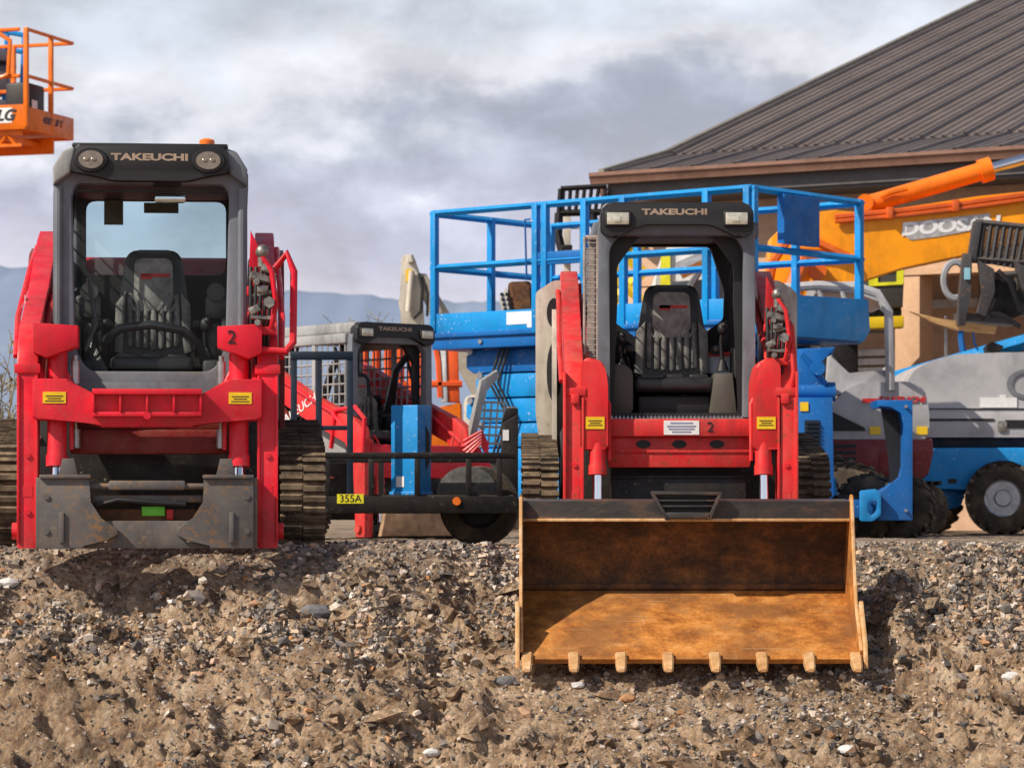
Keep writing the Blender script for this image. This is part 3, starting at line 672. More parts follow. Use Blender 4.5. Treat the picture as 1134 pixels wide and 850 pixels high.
# ------------------------------------------------------------------ the machines in front
M1 = frame(-1.967, 17.2, 0, 5)
ld1 = loader(M1, 'large red loader with closed glass cab, orange beacon and empty quick coupler', dict(arm=(.575, .685), track=(.70, .955), tv=.02, rub=DIRTYRUB,
    red=RED, cabmat=CABGREY, door=True, cyl=.478, hyd=.60, hz=1.22))
M2 = frame(1.045*.88, 20.1*.88, .018, 0, .88)
ld2 = loader(M2, 'red loader with open cab and rusty toothed bucket tipped over the gravel bank', dict(arm=(.60, .715), track=(.745, .985), tv=-.05, rub=RUBBER,
    red=REDW, cabmat=CABGREY, door=False, cyl=.515, hyd=.60, hz=1.20, bucket=True, flare=.06))
M3 = frame(-1.01, 26.3, 0, 38, .82)
ld3 = loader(M3, 'smaller red loader with light grey cab and side screens behind the black trailer', dict(arm=(.60, .70), track=(.72, .96), tv=0, rub=RUBBER,
    red=RED, cabmat=CABLIGHT, frontmat=CABGREY, door=False, cyl=.5, hyd=.6, hz=1.2, thick=True, guard=False, detail=False, flare=0))
m = MB(M3); m.prism([(-.58, .95), (.58, .95), (.58, .62), (-.58, .62)], 'y', -.5, -.35, .02); m.build('cross_member', RED, ld3); m = MB(M3); m.prism([(-.56, .04), (.56, .04), (.56, .42), (-.30, .42), (-.50, .3)], 'y', -.62, -.56, .01); m.build('blade', plain('rusty_tan_steel', (.36, .22, .12), .7, 0, .5, 8), ld3)
m = MB(M3)
m.tube([(-.70, -.50, .78), (-.72, -.56, 1.2), (-.72, -.40, 1.32), (-.71, -.05, 1.30), (-.70, .05, .92)], .024, 8)
m.build('guard_rail', RED, ld3)
m = MB(M3)
m.prism([(1.28, .62), (1.62, .80), (1.9, .95), (1.9, .35), (1.2, .35)], 'x', -.74, -.70); m.build('side_panel', CABLIGHT, ld3)
text('TAKEUCHI', M3 @ Matrix.Translation((-.706, .62, 1.32)) @ Matrix.Rotation(R(-90), 4, 'Z') @ FRONT @ Matrix.Rotation(R(22), 4, 'Z'), WHITE, ld3, .13, 1.2, .002)
m = MB(M3)      # hinged front screen standing open on the far arm
q0 = [(.60, 1.02), (.74, 1.60), (.96, 1.72), (.98, 1.68), (.82, 1.55), (.98, 1.02)]
m.prism([(.60, .95), (.70, .98), (.84, 1.52), (1.02, 1.66), (.99, 1.73), (.78, 1.62)], 'y', -.50, -.44, .012)
m.grid((.72, -.48, .98), (.33, 0, 0), (.04, 0, .42), 4, 5, .012)
m.build('screen_guard', CABLIGHT, ld3)
m = MB(M3)
for k in range(5): m.tube([(.55, -.50, .8+.05*k), (.68, -.62, .98+.03*k), (.80, -.58, .8+.04*k)], .016)
m.prism(rpoly([(.54, .45), (.90, .30), (1.0, .62), (.72, .98), (.54, .95)], .06), 'y', -.50, -.30, .03)
m.build('arm_head', RED, ld3)
# black trailer between the two red loaders
tl = thing('utility_trailer', 'black rail-sided utility trailer with ramp gate between the red loaders', 'trailer', (-1.4, 20.9, 0))
X0, X1, Y0, Y1 = -3.5, .03, 20.22, 21.75
m = MB(); m.box((X0, Y0+.02, .30), (X1-.02, Y1-.02, .335)); m.build('deck', plain('trailer_deck', (.05, .04, .03), .85), tl)
m = MB()
for y in (Y0, Y1): m.box((X0, y-.03, .215), (X1, y+.03, .325), .006)
for x in (X0, X1-.03): m.box((x-.03, Y0, .22), (x+.03, Y1, .32), .006)
m.tube([(X0, (Y0+Y1)/2, .27), (X0-1.1, (Y0+Y1)/2, .27)], .04); m.box((X0-.6, 20.95, 0), (X0-.54, 21.01, .4), .01)
m.build('chassis', BLACKP, tl)
m = MB(); m.box((X0, Y0-.012, .565), (X1-.005, Y0+.028, .605), .008)
m.build('rail', BLACKP, tl)
for xp in (P(362, 0, 20.2).x, P(411, 0, 20.2).x, P(462, 0, 20.2).x, P(519, 0, 20.2).x, P(553, 0, 20.2).x, -1.7, -2.3, -2.9, -3.45):
    m = MB(); m.box((xp-.018, Y0-.01, .32), (xp+.018, Y0+.026, .566), .004); m.build('rail_post', BLACKP, tl)
m = MB(); m.box((X0, Y1-.02, .565), (X1, Y1+.02, .605), .008)
for xp in (-3.4, -2.6, -1.7, -.9, -.0): m.box((xp-.018, Y1-.018, .32), (xp+.018, Y1+.018, .566))
m.build('rail', BLACKP, tl)
def tyre(M, c, r, w, mat, rimmat, parent, rr=.55, tread=0, name='wheel', seg=40):
    """axle along local x; c centre"""
    m = MB(M); c = Vector(c); prof = [(-w*.5, r*rr), (-w*.52, r*.8), (-w*.42, r*.96), (-w*.2, r), (w*.2, r), (w*.42, r*.96), (w*.52, r*.8), (w*.5, r*rr)]
    rings = []
    for k in range(seg):
        a = 2*math.pi*k/seg; rings.append([m._v(c+Vector((x, q*math.cos(a), q*math.sin(a)))) for x, q in prof])
    for k in range(seg):
        A = rings[k]; B = rings[(k+1) % seg]
        for j in range(len(prof)): m.bm.faces.new((A[j], A[(j+1) % len(prof)], B[(j+1) % len(prof)], B[j]))
    if tread:
        for k in range(tread):
            for s in (-1, 1):
                a = 2*math.pi*(k+(.5 if s > 0 else 0))/tread; T = Matrix.Translation(c) @ Matrix.Rotation(a, 4, 'X') @ Matrix.Translation((s*w*.26, 0, r*1.0)) @ Matrix.Rotation(s*.5, 4, 'Z')
                hx, hy, hz = w*.28, r*.07, r*.06
                vs = [m.bm.verts.new(m.M @ T @ Vector((x*hx, y*hy, z*hz))) for x in (-1, 1) for y in (-1, 1) for z in (-1, 1)]
                for q in ((0,1,3,2),(4,6,7,5),(0,4,5,1),(2,3,7,6),(0,2,6,4),(1,5,7,3)): m.bm.faces.new([vs[i] for i in q])
    t = m.build(name, mat, parent)
    m = MB(M)
    for s in (-1, 1):
        m.cyl(c+Vector((s*w*.05, 0, 0)), c+Vector((s*w*.40, 0, 0)), r*(rr+.02), r*(rr+.02), 28)
        m.tube([c+Vector((s*w*.42, r*(rr-.03)*math.cos(a), r*(rr-.03)*math.sin(a))) for a in [2*math.pi*k/28 for k in range(28)]], r*.045, 6, closed=True)
        m.cyl(c+Vector((s*w*.38, 0, 0)), c+Vector((s*w*.50, 0, 0)), r*.26, r*.22, 20)
        for k in range(8):
            a = 2*math.pi*k/8; p = c+Vector((s*w*.42, r*.34*math.cos(a), r*.34*math.sin(a))); m.cyl(p, p+Vector((s*w*.04, 0, 0)), r*.03, seg=6)
    m.build('rim', rimmat, t)
    return t
RZ = Matrix.Rotation(R(90), 4, 'Z')
for yy in (20.48, 21.5):
    tyre(Matrix.Translation((P(531, 0, 20.4).x, yy, .262)) @ RZ, (0, 0, 0), .26, .19, RUBBERCLEAN, BLACKP, tl)
    m = MB(); cx = P(518, 0, 20.4).x
    arc = [(cx+.20*math.cos(a), .33+.19*math.sin(a)) for a in [math.pi*k/16 for k in range(17)]]
    m.prism(arc, 'y', yy-.125, yy-.10, .004); m.prism(arc+[(cx-.195, .332)]+[(cx+.19*math.cos(a), .33+.18*math.sin(a)) for a in [math.pi*k/16 for k in range(16, -1, -1)]], 'y', yy-.11, yy+.11)
    m.build('fender', plain('dusty_fender', (.10, .10, .095), .6, .2, .5, 25), tl)
m = MB(); gx0, gx1 = P(322, 0, 20.7).x, P(391, 0, 20.7).x
for x in (gx0+.02, P(353, 0, 20.7).x, gx1-.02): m.box((x-.02, 20.68, .335), (x+.02, 20.72, 1.23), .004)
m.box((gx0, 20.675, 1.22), (gx1, 20.725, 1.275), .006); m.box((gx0, 20.685, .76), (gx1, 20.715, .79), .004)
m.build('ramp_gate', NAVY, tl)
tp = P(388, 552, 20.19)
text('355A', Matrix.Translation((tp.x, 20.186, tp.z)) @ FRONT, INK_SHADE, tl, .066, 1, .001)
m = MB(); m.box((tp.x-.085, 20.187, tp.z-.03), (tp.x+.085, 20.189, tp.z+.03)); m.build('number_plate', plain('yellow_plate', (.85, .75, .03), .5), tl)
lp = P(506, 555, 20.19); m = MB(); m.cyl((lp.x, 20.19, lp.z), (lp.x, 20.175, lp.z), .028, .024, 20); m.build('side_reflector', BEACON, tl)
# cargo on the trailer
m = MB(); bx = P(455, 0, 20.9).x
T = Matrix.Translation((bx, 20.95, 0)) @ Matrix.Rotation(R(-28), 4, 'Z')
m = MB(T); m.prism([(-.10, -.09), (.10, -.09), (.10, .09), (-.10, .09)], 'z', .336, .93, .006); m.box((-.11, -.10, .336), (.11, .10, .36), .004)
bp = tag(m.build('steel_post', BLUE), 'bright blue square steel post standing on the black trailer', 'post')
m = MB(T); m.box((-.06, -.0935, .39), (.0, -.0915, .46)); m.build('white_sticker', WHITE, bp)
m = MB(T); m.prism([(.02, .50), (.02, .80), (.07, .74), (.07, .56)], 'x', .101, .103); m.build('opening_shade', INK_SHADE, bp)  # black face painting the dark of a cut-out
m = MB(); bx0, bx1 = P(555, 0, 20.6).x, .04
m.prism([(bx0, .336), (bx1, .336), (bx1, .865), (bx0, .80)], 'y', 20.6, 21.2, .008); m.prism([(bx0, .802), (bx1, .867), (bx1, .90), (bx0+.03, .90)], 'y', 20.63, 21.2, .004)
tb = tag(m.build('toolbox', BLACKP), 'black steel toolbox with white sticker at the right end of the trailer', 'toolbox')
m = MB(); m.box((bx0+.01, 20.594, .69), (bx0+.05, 20.597, .76)); m.build('white_sticker', WHITE, tb)
m = MB(); m.box((bx0+.035, 20.70, .90), (bx1-.01, 21.1, .915), .004); m.build('lid', STEEL, tb)

# ------------------------------------------------------------------ blue scissor lift
ML = frame(-.768, 30.2, 0, -39.9); L_, W_ = 3.744, 1.76
sl = thing('scissor_lift', 'blue scissor lift with railed platform behind the open loader', 'scissor lift', ML @ Vector((1.8, .8, 0)))
m = MB(ML); m.box((0, 0, 1.78), (L_, W_, 1.90), .01); m.box((-.03, -.03, 1.89), (L_+.03, W_+.03, 1.935), .006)
m.build('platform', BLUE2, sl)
m = MB(ML)
m.box((-.01, -.015, 1.935), (L_, .0, 2.12), .003); m.box((-.01, W_, 1.935), (L_, W_+.015, 2.12), .003)
m.box((-.015, 0, 1.935), (-.0, W_, 2.12), .003)
m.prism([(0.0, 1.80), (.0, 2.16), (W_+.02, 2.19), (W_+.05, 1.90), (W_-.05, 1.80)], 'x', L_+.032, L_+.05, .003); tbm = m.build('toe_board', BLUE, sl)
m = MB(ML); m.box((.95, -.019, 1.985), (1.62, -.0165, 2.10)); m.box((1.2, -.019, 1.95), (1.62, -.0165, 1.985)); m.build('white_label', WHITE, tbm)
def rail_side(p0, p1, posts, name='guard_rail', mid=2.56, top=3.08):
    m = MB(ML); p0, p1 = Vector((*p0, 0)), Vector((*p1, 0))
    for z in (top, mid): m.tube([p0+Vector((0, 0, z)), p1+Vector((0, 0, z))], .032, 4)
    m.build(name, BLUE, sl)
    for t in posts:
        q = p0.lerp(p1, t); m = MB(ML); m.box((q.x-.032, q.y-.032, 1.9), (q.x+.032, q.y+.032, top+.02), .006); m.build('post', BLUE, sl)
rail_side((0, 0), (L_, 0), (0.01, .345, .375, .50, .62, .87, .99)); rail_side((0, W_), (L_, W_), (0.01, .3, .55, .8, .99)); rail_side((0, 0), (0, W_), (.5,)); rail_side((L_, 0), (L_, W_), (.02, .97))
m = MB(ML); m.prism([(.42, 2.62), (.98, 2.62), (.98, 3.06), (.42, 3.06)], 'x', L_-.02, L_+.06, .01); m.build('control_panel', BLUE2, sl)
m = MB(ML); m.box((1.30, -.02, 2.52), (1.86, .02, 2.64), .005); m.tube([(1.22, -.05, 2.4), (1.20, -.05, 2.95), (1.26, -.05, 2.95)], .01); m.build('gate_latch', BLUE2, sl)
tq = ML @ Matrix.Translation((3.0, W_+.02, 2.06)) @ FRONT
text('Genie', ML @ Matrix.Translation((3.05, 1.60, 2.03)) @ FRONT, WHITE, sl, .20, 1.2, .006, shear=.3)
z = 1.78                    # folded scissor arms
for k in range(6):
    z1 = z-.235; a = .28+.12*(k % 2)
    for yy in (.18, W_-.28):
        m = MB(ML); m.prism([(a, z-.06), (a+.08, z-.008), (L_-.45, z-.008), (L_-.30, z-.06), (L_-.30, z1+.06), (L_-.45, z1+.008), (a+.08, z1+.008), (a, z1+.06)], 'y', yy, yy+.10, .01)
        ar = m.build('scissor_arm', BLUE if k else BLUE2, sl)
        m = MB(ML)
        for xx in (a+.07, L_-.40): m.cyl((xx, yy-.03, (z+z1)/2+.1), (xx, yy+.13, (z+z1)/2+.1), .035, seg=12)
        m.cyl((L_/2, yy-.02, (z+z1)/2), (L_/2, yy+.12, (z+z1)/2), .06, seg=16); m.build('pin', STEEL, ar)
    z = z1
for xx in (.5, L_-.6): m = MB(ML); m.box((xx, .2, .4), (xx+.12, W_-.2, 1.75), .01); m.build('cross_tube', BLUE2, sl)
for k in range(3): m = MB(ML); m.tube([(.75+.05*k, .14, 1.80), (.66+.05*k, .08, 1.45), (.85+.04*k, .10, 1.15), (.70+.05*k, .09, .8), (.8, .12, .55)], .014, 6); m.build('hose', HOSE, sl)
for xx in (.62, 2.2, 3.3): m = MB(ML); m.cyl((xx, -.02, 1.84), (xx, .0, 1.84), .022, seg=8); m.build('bolt', STEEL, sl)
m = MB(ML); m.box((.15, .12, .30), (L_+.1, W_-.12, .55), .02); m.box((.4, -.02, .34), (L_-.6, .12, .62), .02); m.box((.4, W_-.12, .34), (L_-.6, W_+.02, .62), .02); m.build('chassis', BLUE, sl)
for xx in (.55, L_-.35):
    for yy in (.05, W_-.05): tyre(ML @ Matrix.Translation((xx, yy, .37)) @ RZ, (0, 0, 0), .37, .26, RUBBER, WHITE, sl, .5, 16)
m = MB(); m.cyl(P(905, 350, 28.9)+Vector((0, .5, 0)), P(905, 350, 28.9)+Vector((0, .5, -.01)), .01); m.build('x', BLUE, sl) if False else m.bm.free()
# right-hand base with hydraulic column, vent, C-shaped outrigger and hook
ob = thing('outrigger_base', 'blue steel base with vented column and C shaped outrigger frame beside the bucket', 'lift base', (P(930, 0, 26.6).x, 26.6, 0))
D = 26.5
def pr(pts, d0, d1, mat, name, par, bev=.01, M=I4):
    m = MB(M); m.prism([(P(a, b, D).x, P(a, b, D).z) for a, b in pts], 'y', d0, d1, bev); return m.build(name, mat, par)
def pxp(pts, d): return [(P(a, b, d).x, P(a, b, d).z) for a, b in pts]
col = pr([(882, 440), (922, 440), (924, 548), (914, 560), (882, 556)], 26.5, 27.1, BLUE2, 'column', ob)
m = MB(); m.prism(pxp([(891, 465), (908, 465), (908, 522), (891, 522)], 26.5), 'y', 26.494, 26.498)
for k in range(12):
    z0 = P(0, 467+k*4.6, 26.5).z; m.box((P(892, 0, 26.5).x, 26.47, z0-.012), (P(907, 0, 26.5).x, 26.494, z0-.004))
m.build('vent', NAVY, col)
m = MB(); m.prism(pxp([(886, 445), (895, 445), (895, 455), (886, 455)], 26.5), 'y', 26.490, 26.495); m.build('yellow_sticker', STICK, col)
m = MB(); c0 = P(880, 433, 26.6); c1 = P(920, 433, 26.6); m.cyl((c0.x-.3, 26.75, c0.z), (c1.x+.04, 26.75, c1.z), .075, seg=24); m.cyl((c1.x-.02, 26.75, c1.z), (c1.x+.05, 26.75, c1.z), .082, seg=24); m.build('cross_tube', BLUE2, ob)
m = MB(); m.prism(pxp([(884, 386), (925, 384), (922, 392), (905, 400), (912, 415), (913, 428), (884, 428)], 26.7), 'y', 26.7, 27.2, .02); c0 = P(905, 408, 26.7); m.cyl((c0.x, 26.62, c0.z), (c0.x, 26.75, c0.z), .06, seg=20)
m.tube([P(888, 392, 26.68), P(915, 425, 26.68)], .02); m.build('bracket', BLUE2, ob)
m = MB(); m.prism(pxp([(850, 553), (975, 553), (975, 573), (850, 573)], 26.4), 'y', 26.4, 26.6, .01); m.build('beam', BLUE2, ob)
oo = pxp(rpoly([(970, 443), (1010, 443), (1010, 574), (970, 574), (970, 548), (985, 530), (1000, 500), (1000, 470), (985, 452)], 3), 26.4)
m = MB()
m.prism(pxp([(970, 443), (1010, 443), (1010, 576), (973, 576), (972, 545), (986, 538), (998, 528), (1001, 515), (1001, 470), (998, 456), (986, 449), (972, 451)], 26.4), 'y', 26.35, 26.9, .012)
m.build('outrigger', BLUE2, ob)
m = MB(); m.prism(pxp([(976, 452), (1001, 456), (1001, 528), (986, 535), (984, 505)], 26.62), 'y', 26.62, 26.66); m.build('recess_shade', INK_SHADE, ob)  # flat black sheet painting the shade inside the C frame
m = MB(); h0 = P(964, 561, 26.3)
hk = rpoly([(952, 543), (970, 541), (975, 548), (975, 570), (966, 577), (952, 577)], 3)
hi_ = rpoly([(960, 556), (967, 553), (971, 556), (970, 566), (964, 571), (960, 566)], 2)
m.ring(pxp(hk, 26.3), pxp(hi_, 26.3), 26.25, 26.33, .004); m.build('tow_hook', BLUE, ob)
for px_ in (962, 1000): tyre(Matrix.Translation((P(px_, 0, 26.9).x, 26.95, .27)) @ Matrix.Rotation(R(70), 4, 'Z'), (0, 0, 0), .27, .22, RUBBERCLEAN, BLACKP, ob, .5, 14)
m = MB(); m.prism(pxp([(925, 548), (950, 548), (950, 590), (925, 590)], 26.7), 'y', 26.65, 27.0, .02); m.build('gearbox', BLACKP, ob)
m = MB()
for px_, py_ in ((1003, 450), (1003, 565), (930, 562), (958, 549), (886, 530)): q = P(px_, py_, 26.33); m.cyl((q.x, 26.30, q.z), (q.x, 26.36, q.z), .014, seg=8)
m.build('bolt', STEEL, ob)
# brown bucket standing on the blue platform
m = MB(); T = Matrix.Translation(P(572, 349, 29.5)) 
b = MB(); d = 30.3; z0 = 1.94
o = pxp(rpoly([(563, 312), (588, 311), (592, 352), (592, 384), (569, 384), (562, 325)], 4), d)
b.prism(o, 'y', d, d+.5, .02)
cb = tag(b.build('digging_bucket', BROWNRUST), 'brown rusty digging bucket standing on the blue lift platform', 'bucket')
b = MB(); b.prism(pxp([(567, 317), (586, 317), (588, 346), (570, 346)], d), 'y', d-.012, d-.004); b.build('bucket_mouth', RUSTBACK, cb)
b = MB(); b.prism(pxp([(553, 330), (561, 318), (570, 384), (563, 384)], d), 'y', d-.02, d+.05, .004); sd = b.build('side_rack', CREAM, cb)
b = MB()
for k in range(6):
    q = P(558+k*1.3, 326+k*5.5, d); b.cyl((q.x-.02, d-.028, q.z), (q.x-.02, d-.022, q.z), .018, seg=8)
    b.cyl((q.x+.03, d-.028, q.z), (q.x+.03, d-.022, q.z), .018, seg=8)
b.build('perforation_shade', INK_SHADE, sd)  # black dots painting the dark of the perforations

# ------------------------------------------------------------------ orange lift, upper left
jd = 42.0; J0 = P(29, 0, jd); MJ = Matrix.Translation((J0.x, jd, 0)) @ Matrix.Rotation(R(71.5), 4, 'Z') @ Matrix.Translation((0, 0, .06))   # local x runs back-right, y runs left
jl = thing('scissor_lift', 'orange scissor lift raised high with railed extension deck at the left edge', 'scissor lift', (-7.6, 43.5, 0))
JW, JL = 1.37, 3.9; dz = 5.30
m = MB(MJ); m.box((0, 0, 5.30), (JW, JL, 5.36)); m.build('platform', ORANGE, jl)
m = MB(MJ); m.box((-.02, 0, 5.27), (.0, JL, 5.60), .004); m.box((0, -.02, 5.27), (JW, 0, 5.57), .004); m.box((JW, 0, 5.27), (JW+.02, JL, 5.57), .004)
jt = m.build('toe_board', ORANGE, jl)
Mtj = MJ @ Matrix.Translation((-.024, .33, 5.455)) @ Matrix.Rotation(R(-90), 4, 'Z') @ FRONT
text('JLG', Mtj, plain('lettering_dark', (.02, .02, .03), .5), jt, .20, 1.1, .004, shear=.3, bold=.008)
m = MB(MJ); m.box((-.023, .2, 5.36), (-.0205, .92, 5.56)); m.build('white_label', WHITE, jt)
text('400 LIFT', MJ @ Matrix.Translation((.72, -.024, 5.44)) @ FRONT, plain('lettering_navy', (.03, .03, .09), .5), jt, .14, 1.2, .004, shear=.3)
m = MB(MJ)          # perforated extension beam below
m.box((.05, .1, 5.05), (.10, JL, 5.09)); m.box((.05, .1, 5.2), (.10, JL, 5.27))
for k in range(16): m.tube([(.07, .2+k*.24, 5.08), (.07, .32+k*.24, 5.22)], .022, 5); m.tube([(.07, .32+k*.24, 5.22), (.07, .44+k*.24, 5.08)], .022, 5)
for k in range(16): m.tube([(1.0, .2+k*.24, 5.08), (1.0, .32+k*.24, 5.22)], .03, 5)
m.box((.98, .1, 5.05), (1.02, JL, 5.27)); m.box((.1, .3, 5.15), (1.0, .4, 5.2)); m.box((.1, 1.3, 5.15), (1.0, 1.4, 5.2))
m.build('extension_beam', ORANGE, jl)
for xx, yy in ((0, 0), (.72, 0), (JW, .9), (0, 1.1), (0, 2.4), (JW, 2.4), (0, JL), (JW, JL)):
    m = MB(MJ); m.box((xx-.03, yy-.03, 5.3), (xx+.03, yy+.03, 6.62), .008); m.build('post', ORANGE, jl)
for zz in (6.6, 5.98):
    for a, b_ in (((0, 0), (JW, 0)), ((JW, 0), (JW, JL)), ((0, .1), (0, JL))):
        m = MB(MJ); m.tube([(*a, zz), (*b_, zz)], .026, 6); m.build('guard_rail', ORANGE, jl)
m = MB(MJ); m.tube([(-.03, .25, 6.0), (-.04, .32, 5.97), (-.04, 1.2, 5.95)], .03); m.tube([(-.03, .25, 6.0), (-.03, .22, 6.45), (-.03, .4, 6.56), (-.03, 1.3, 6.58)], .03); m.build('gate_loop', ORANGE, jl)
m = MB(MJ); m.box((.35, .15, 5.36), (.85, .5, 5.95), .04); cb = m.build('control_box', SOFTBLACK, jl)
m = MB(MJ); m.box((.45, .14, 5.6), (.6, .148, 5.72)); m.tube([(.52, .13, 5.6), (.6, .12, 5.4)], .015); m.build('manual_pouch', WHITE, cb)
m = MB(MJ)          # raised scissor stack, outside the frame
for k in range(6):
    z0 = .9+k*.70; a, b_ = (1.6, 3.8) if k % 2 else (3.8, 1.6)
    for xx in (.15, 1.2): m.tube([(xx, a, z0), (xx, b_, z0+.70)], .06, 4); m.tube([(xx+.08, b_, z0), (xx+.08, a, z0+.70)], .06, 4)
m.build('scissor_stack', ORANGE, jl)
m = MB(MJ); m.box((.0, 1.4, .45), (1.45, 4.0, .95), .04); m.build('chassis', ORANGE, jl)
for xx in (0, 1.37):
    for yy in (1.7, 3.7): tyre(MJ @ Matrix.Translation((xx, yy, .4)), (0, 0, 0), .40, .26, RUBBER, STEEL, jl, .5, 0)
# grey crate and blue railed basket beyond the orange deck
bk2 = thing('boom_lift', 'blue boom lift basket with dark control console behind the orange platform', 'boom lift', (-8.2, 47, 0))
bd = 46.0
m = MB()
for py_ in (33, 52, 92): m.tube([P(-60, py_-9, bd), P(26, py_+6, bd)], .035, 6)
for a, b_ in ((27, 38), (8, 36), (-30, 30)): m.tube([P(a, b_, bd), P(a-4, 128, bd)], .035, 6)
m.build('basket', BLUE, bk2)
m = MB(); m.prism(pxp([(-40, 75), (11, 76), (12, 104), (-40, 104)], bd), 'y', bd-.3, bd+.4, .03); m.prism(pxp([(-40, 55), (13, 60), (14, 72), (-40, 70)], bd), 'y', bd-.4, bd+.4, .03); m.prism(pxp([(-40, 104), (24, 118), (24, 128), (-40, 124)], bd), 'y', bd-.4, bd+.4, .02); m.build('console', plain('purple_grey_plastic', (.09, .08, .10), .5), bk2)
m = MB(); m.tube([P(-40, 125, bd), P(-70, 250, bd+.5), P(-90, 480, bd+1)], .12, 6); m.box((-9.9, 46, .3), (-7.9, 48.2, 1.3), .1)
m.build('boom', BLUE, bk2)
for xx in (-9.7, -8.1):
    for yy in (46.2, 48): tyre(Matrix.Translation((xx, yy, .42)), (0, 0, 0), .42, .3, RUBBER, STEEL, bk2, .5)

# ------------------------------------------------------------------ cream excavator arm, far
ex = thing('excavator', 'cream excavator arm rising beyond the blue lift on the left', 'excavator', (-1.6, 40.5, 0))
d = 40.0
m = MB(); m.prism(pxp([(444, 288), (447, 282), (457, 281), (460, 288), (464, 300), (468, 330), (470, 372), (443, 372), (445, 345), (441, 335), (445, 318)], d), 'y', d, d+.30, .02)
m.prism(pxp([(452, 283), (455, 282), (458, 290), (452, 291)], d), 'y', d-.08, d+.38, .004); sk = m.build('stick', CREAM, ex)
m = MB(); m.tube([P(464, 303, d-.1), P(468, 320, d-.15), P(466, 345, d-.12), P(458, 352, d-.1)], .022, 6); m.tube([P(468, 306, d-.1), P(474, 325, d-.15), P(473, 350, d-.12)], .018, 6); m.build('hose', HOSE, sk)
m = MB(); m.prism(pxp([(464, 302), (472, 303), (482, 320), (500, 350), (560, 430), (560, 470), (535, 460), (478, 352), (468, 330)], d), 'y', d+.02, d+.28, .02); m.build('boom', plain('grey_cream', (.33, .30, .25), .5), ex)
m = MB(); m.cyl(P(456, 300, d-.06), P(452, 345, d-.06), .038, seg=12); m.build('cylinder', CREAM, ex)
m = MB(); q = P(452, 305, d); m.box((q.x-.03, d-.012, q.z-.08), (q.x+.05, d-.004, q.z+.08)); m.build('yellow_label', STICK, ex)
m = MB(); m.box((-.6, 39.2, .75), (1.2, 41.6, 1.7), .1); m.box((.2, 39.3, 1.6), (1.0, 40.6, 2.4), .1); m.build('house', CREAM, ex)
for yy in (39.3, 41.1):
    m = MB(); m.prism(rpoly([(-1.0, .02), (1.5, .02), (1.6, .35), (1.5, .68), (-1.0, .68), (-1.1, .35)], .2), 'y', yy, yy+.45, .02); m.build('track', RUBBER, ex)

# black fork carriage on cream mast
fk = thing('forklift', 'cream forklift mast with black load backrest behind the blue rails', 'forklift', (P(650, 0, 36).x, 36.5, 0))
d = 36.0
m = MB()
m.tube([P(621, 209, d), P(672, 206, d)], .03, 4); m.tube([P(620, 236, d), P(666, 235, d)], .04, 4); m.tube([P(668, 222, d), P(674, 222, d)], .01, 4)
for k in range(7): m.tube([P(624+k*7.8, 208, d), P(623+k*7.2, 236, d)], .022, 4)
m.tube([P(621, 209, d), P(619, 236, d)], .03, 4)
m.tube([P(619, 236, d), P(618, 260, d-.05), P(623, 281, d-.1)], .05, 4); m.tube([P(656, 236, d), P(661, 262, d-.05), P(656, 281, d-.1)], .05, 4)
m.box(P(616, 284, d)+Vector((0, -.1, 0)), P(658, 280, d)+Vector((0, .1, 0)), .01)
for px_ in (626, 652): q = P(px_, 282, d); m.box((q.x-.06, d-1.1, q.z-.03), (q.x+.06, d, q.z+.02), .01)
m.build('fork_carriage', BLACKP, fk)
m = MB()
for px_ in (628, 646): m.prism(pxp([(px_-4, 238), (px_+4, 238), (px_+4, 590), (px_-4, 590)], d+.2), 'y', d+.15, d+.3, .01)
for py_ in (250, 330, 420, 540): m.box(P(626, py_+3, d+.2)+Vector((0, 0, 0)), P(648, py_-3, d+.2)+Vector((0, .08, 0)))
m.build('mast', CREAM, fk)
m = MB(); q = P(637, 0, d); m.box((q.x-.55, d+.5, .35), (q.x+.55, d+2.3, 1.3), .08); m.build('body', CREAM, fk)
m = MB()
for sx in (-.5, .5):
    for yy in (.6, 2.2): m.tube([(q.x+sx, d+yy, 1.3), (q.x+sx*.9, d+yy, 2.2)], .04, 4)
m.box((q.x-.5, d+.55, 2.2), (q.x+.5, d+2.2, 2.26), .02); m.build('overhead_guard', BLACKP, fk)
for sx in (-.5, .5):
    for yy in (.7, 2.0): tyre(Matrix.Translation((q.x+sx, d+yy, .35)), (0, 0, 0), .35, .24, RUBBER, CREAM, fk, .5)

# orange boom tubes between the small loader and blue lift
ot = thing('orange_boom_lift', 'orange lift basket half hidden between the grey cab and blue scissor arms', 'boom lift', (P(470, 0, 33).x, 33, 0))
d = 32.6
m = MB()
m.prism(pxp([(494, 386), (507, 386), (509, 445), (496, 445)], d), 'y', d, d+.2, .01)
m.tube([P(474, 379, d), P(482, 381, d), P(486, 400, d), P(488, 440, d)], .035, 6); m.tube([P(478, 425, d), P(512, 425, d)], .035, 6); m.tube([P(404, 425, d), P(478, 425, d)], .03, 6); m.tube([P(404, 385, d), P(474, 379, d)], .03, 6)
m.tube([P(522, 388, d), P(536, 397, d)], .06, 6)
for k in range(6): m.tube([P(404+k*13, 385, d), P(404+k*13, 470, d)], .045, 4)
m.build('basket', plain('red_orange_tube', (.75, .10, .015), .4), ot)
m = MB(); m.prism(pxp([(488, 388), (494, 386), (496, 445), (489, 445)], d), 'y', d-.02, d+.1, .01)
m.build('white_panel', WHITEP, ot)
m = MB(); m.prism(pxp([(404, 470), (510, 445), (512, 500), (404, 500)], d), 'y', d, d+1.0, .02); m.box((P(420, 0, d).x, d+.1, .3), (P(505, 0, d).x, d+1.6, .9), .05); m.build('body', ORANGE, ot)
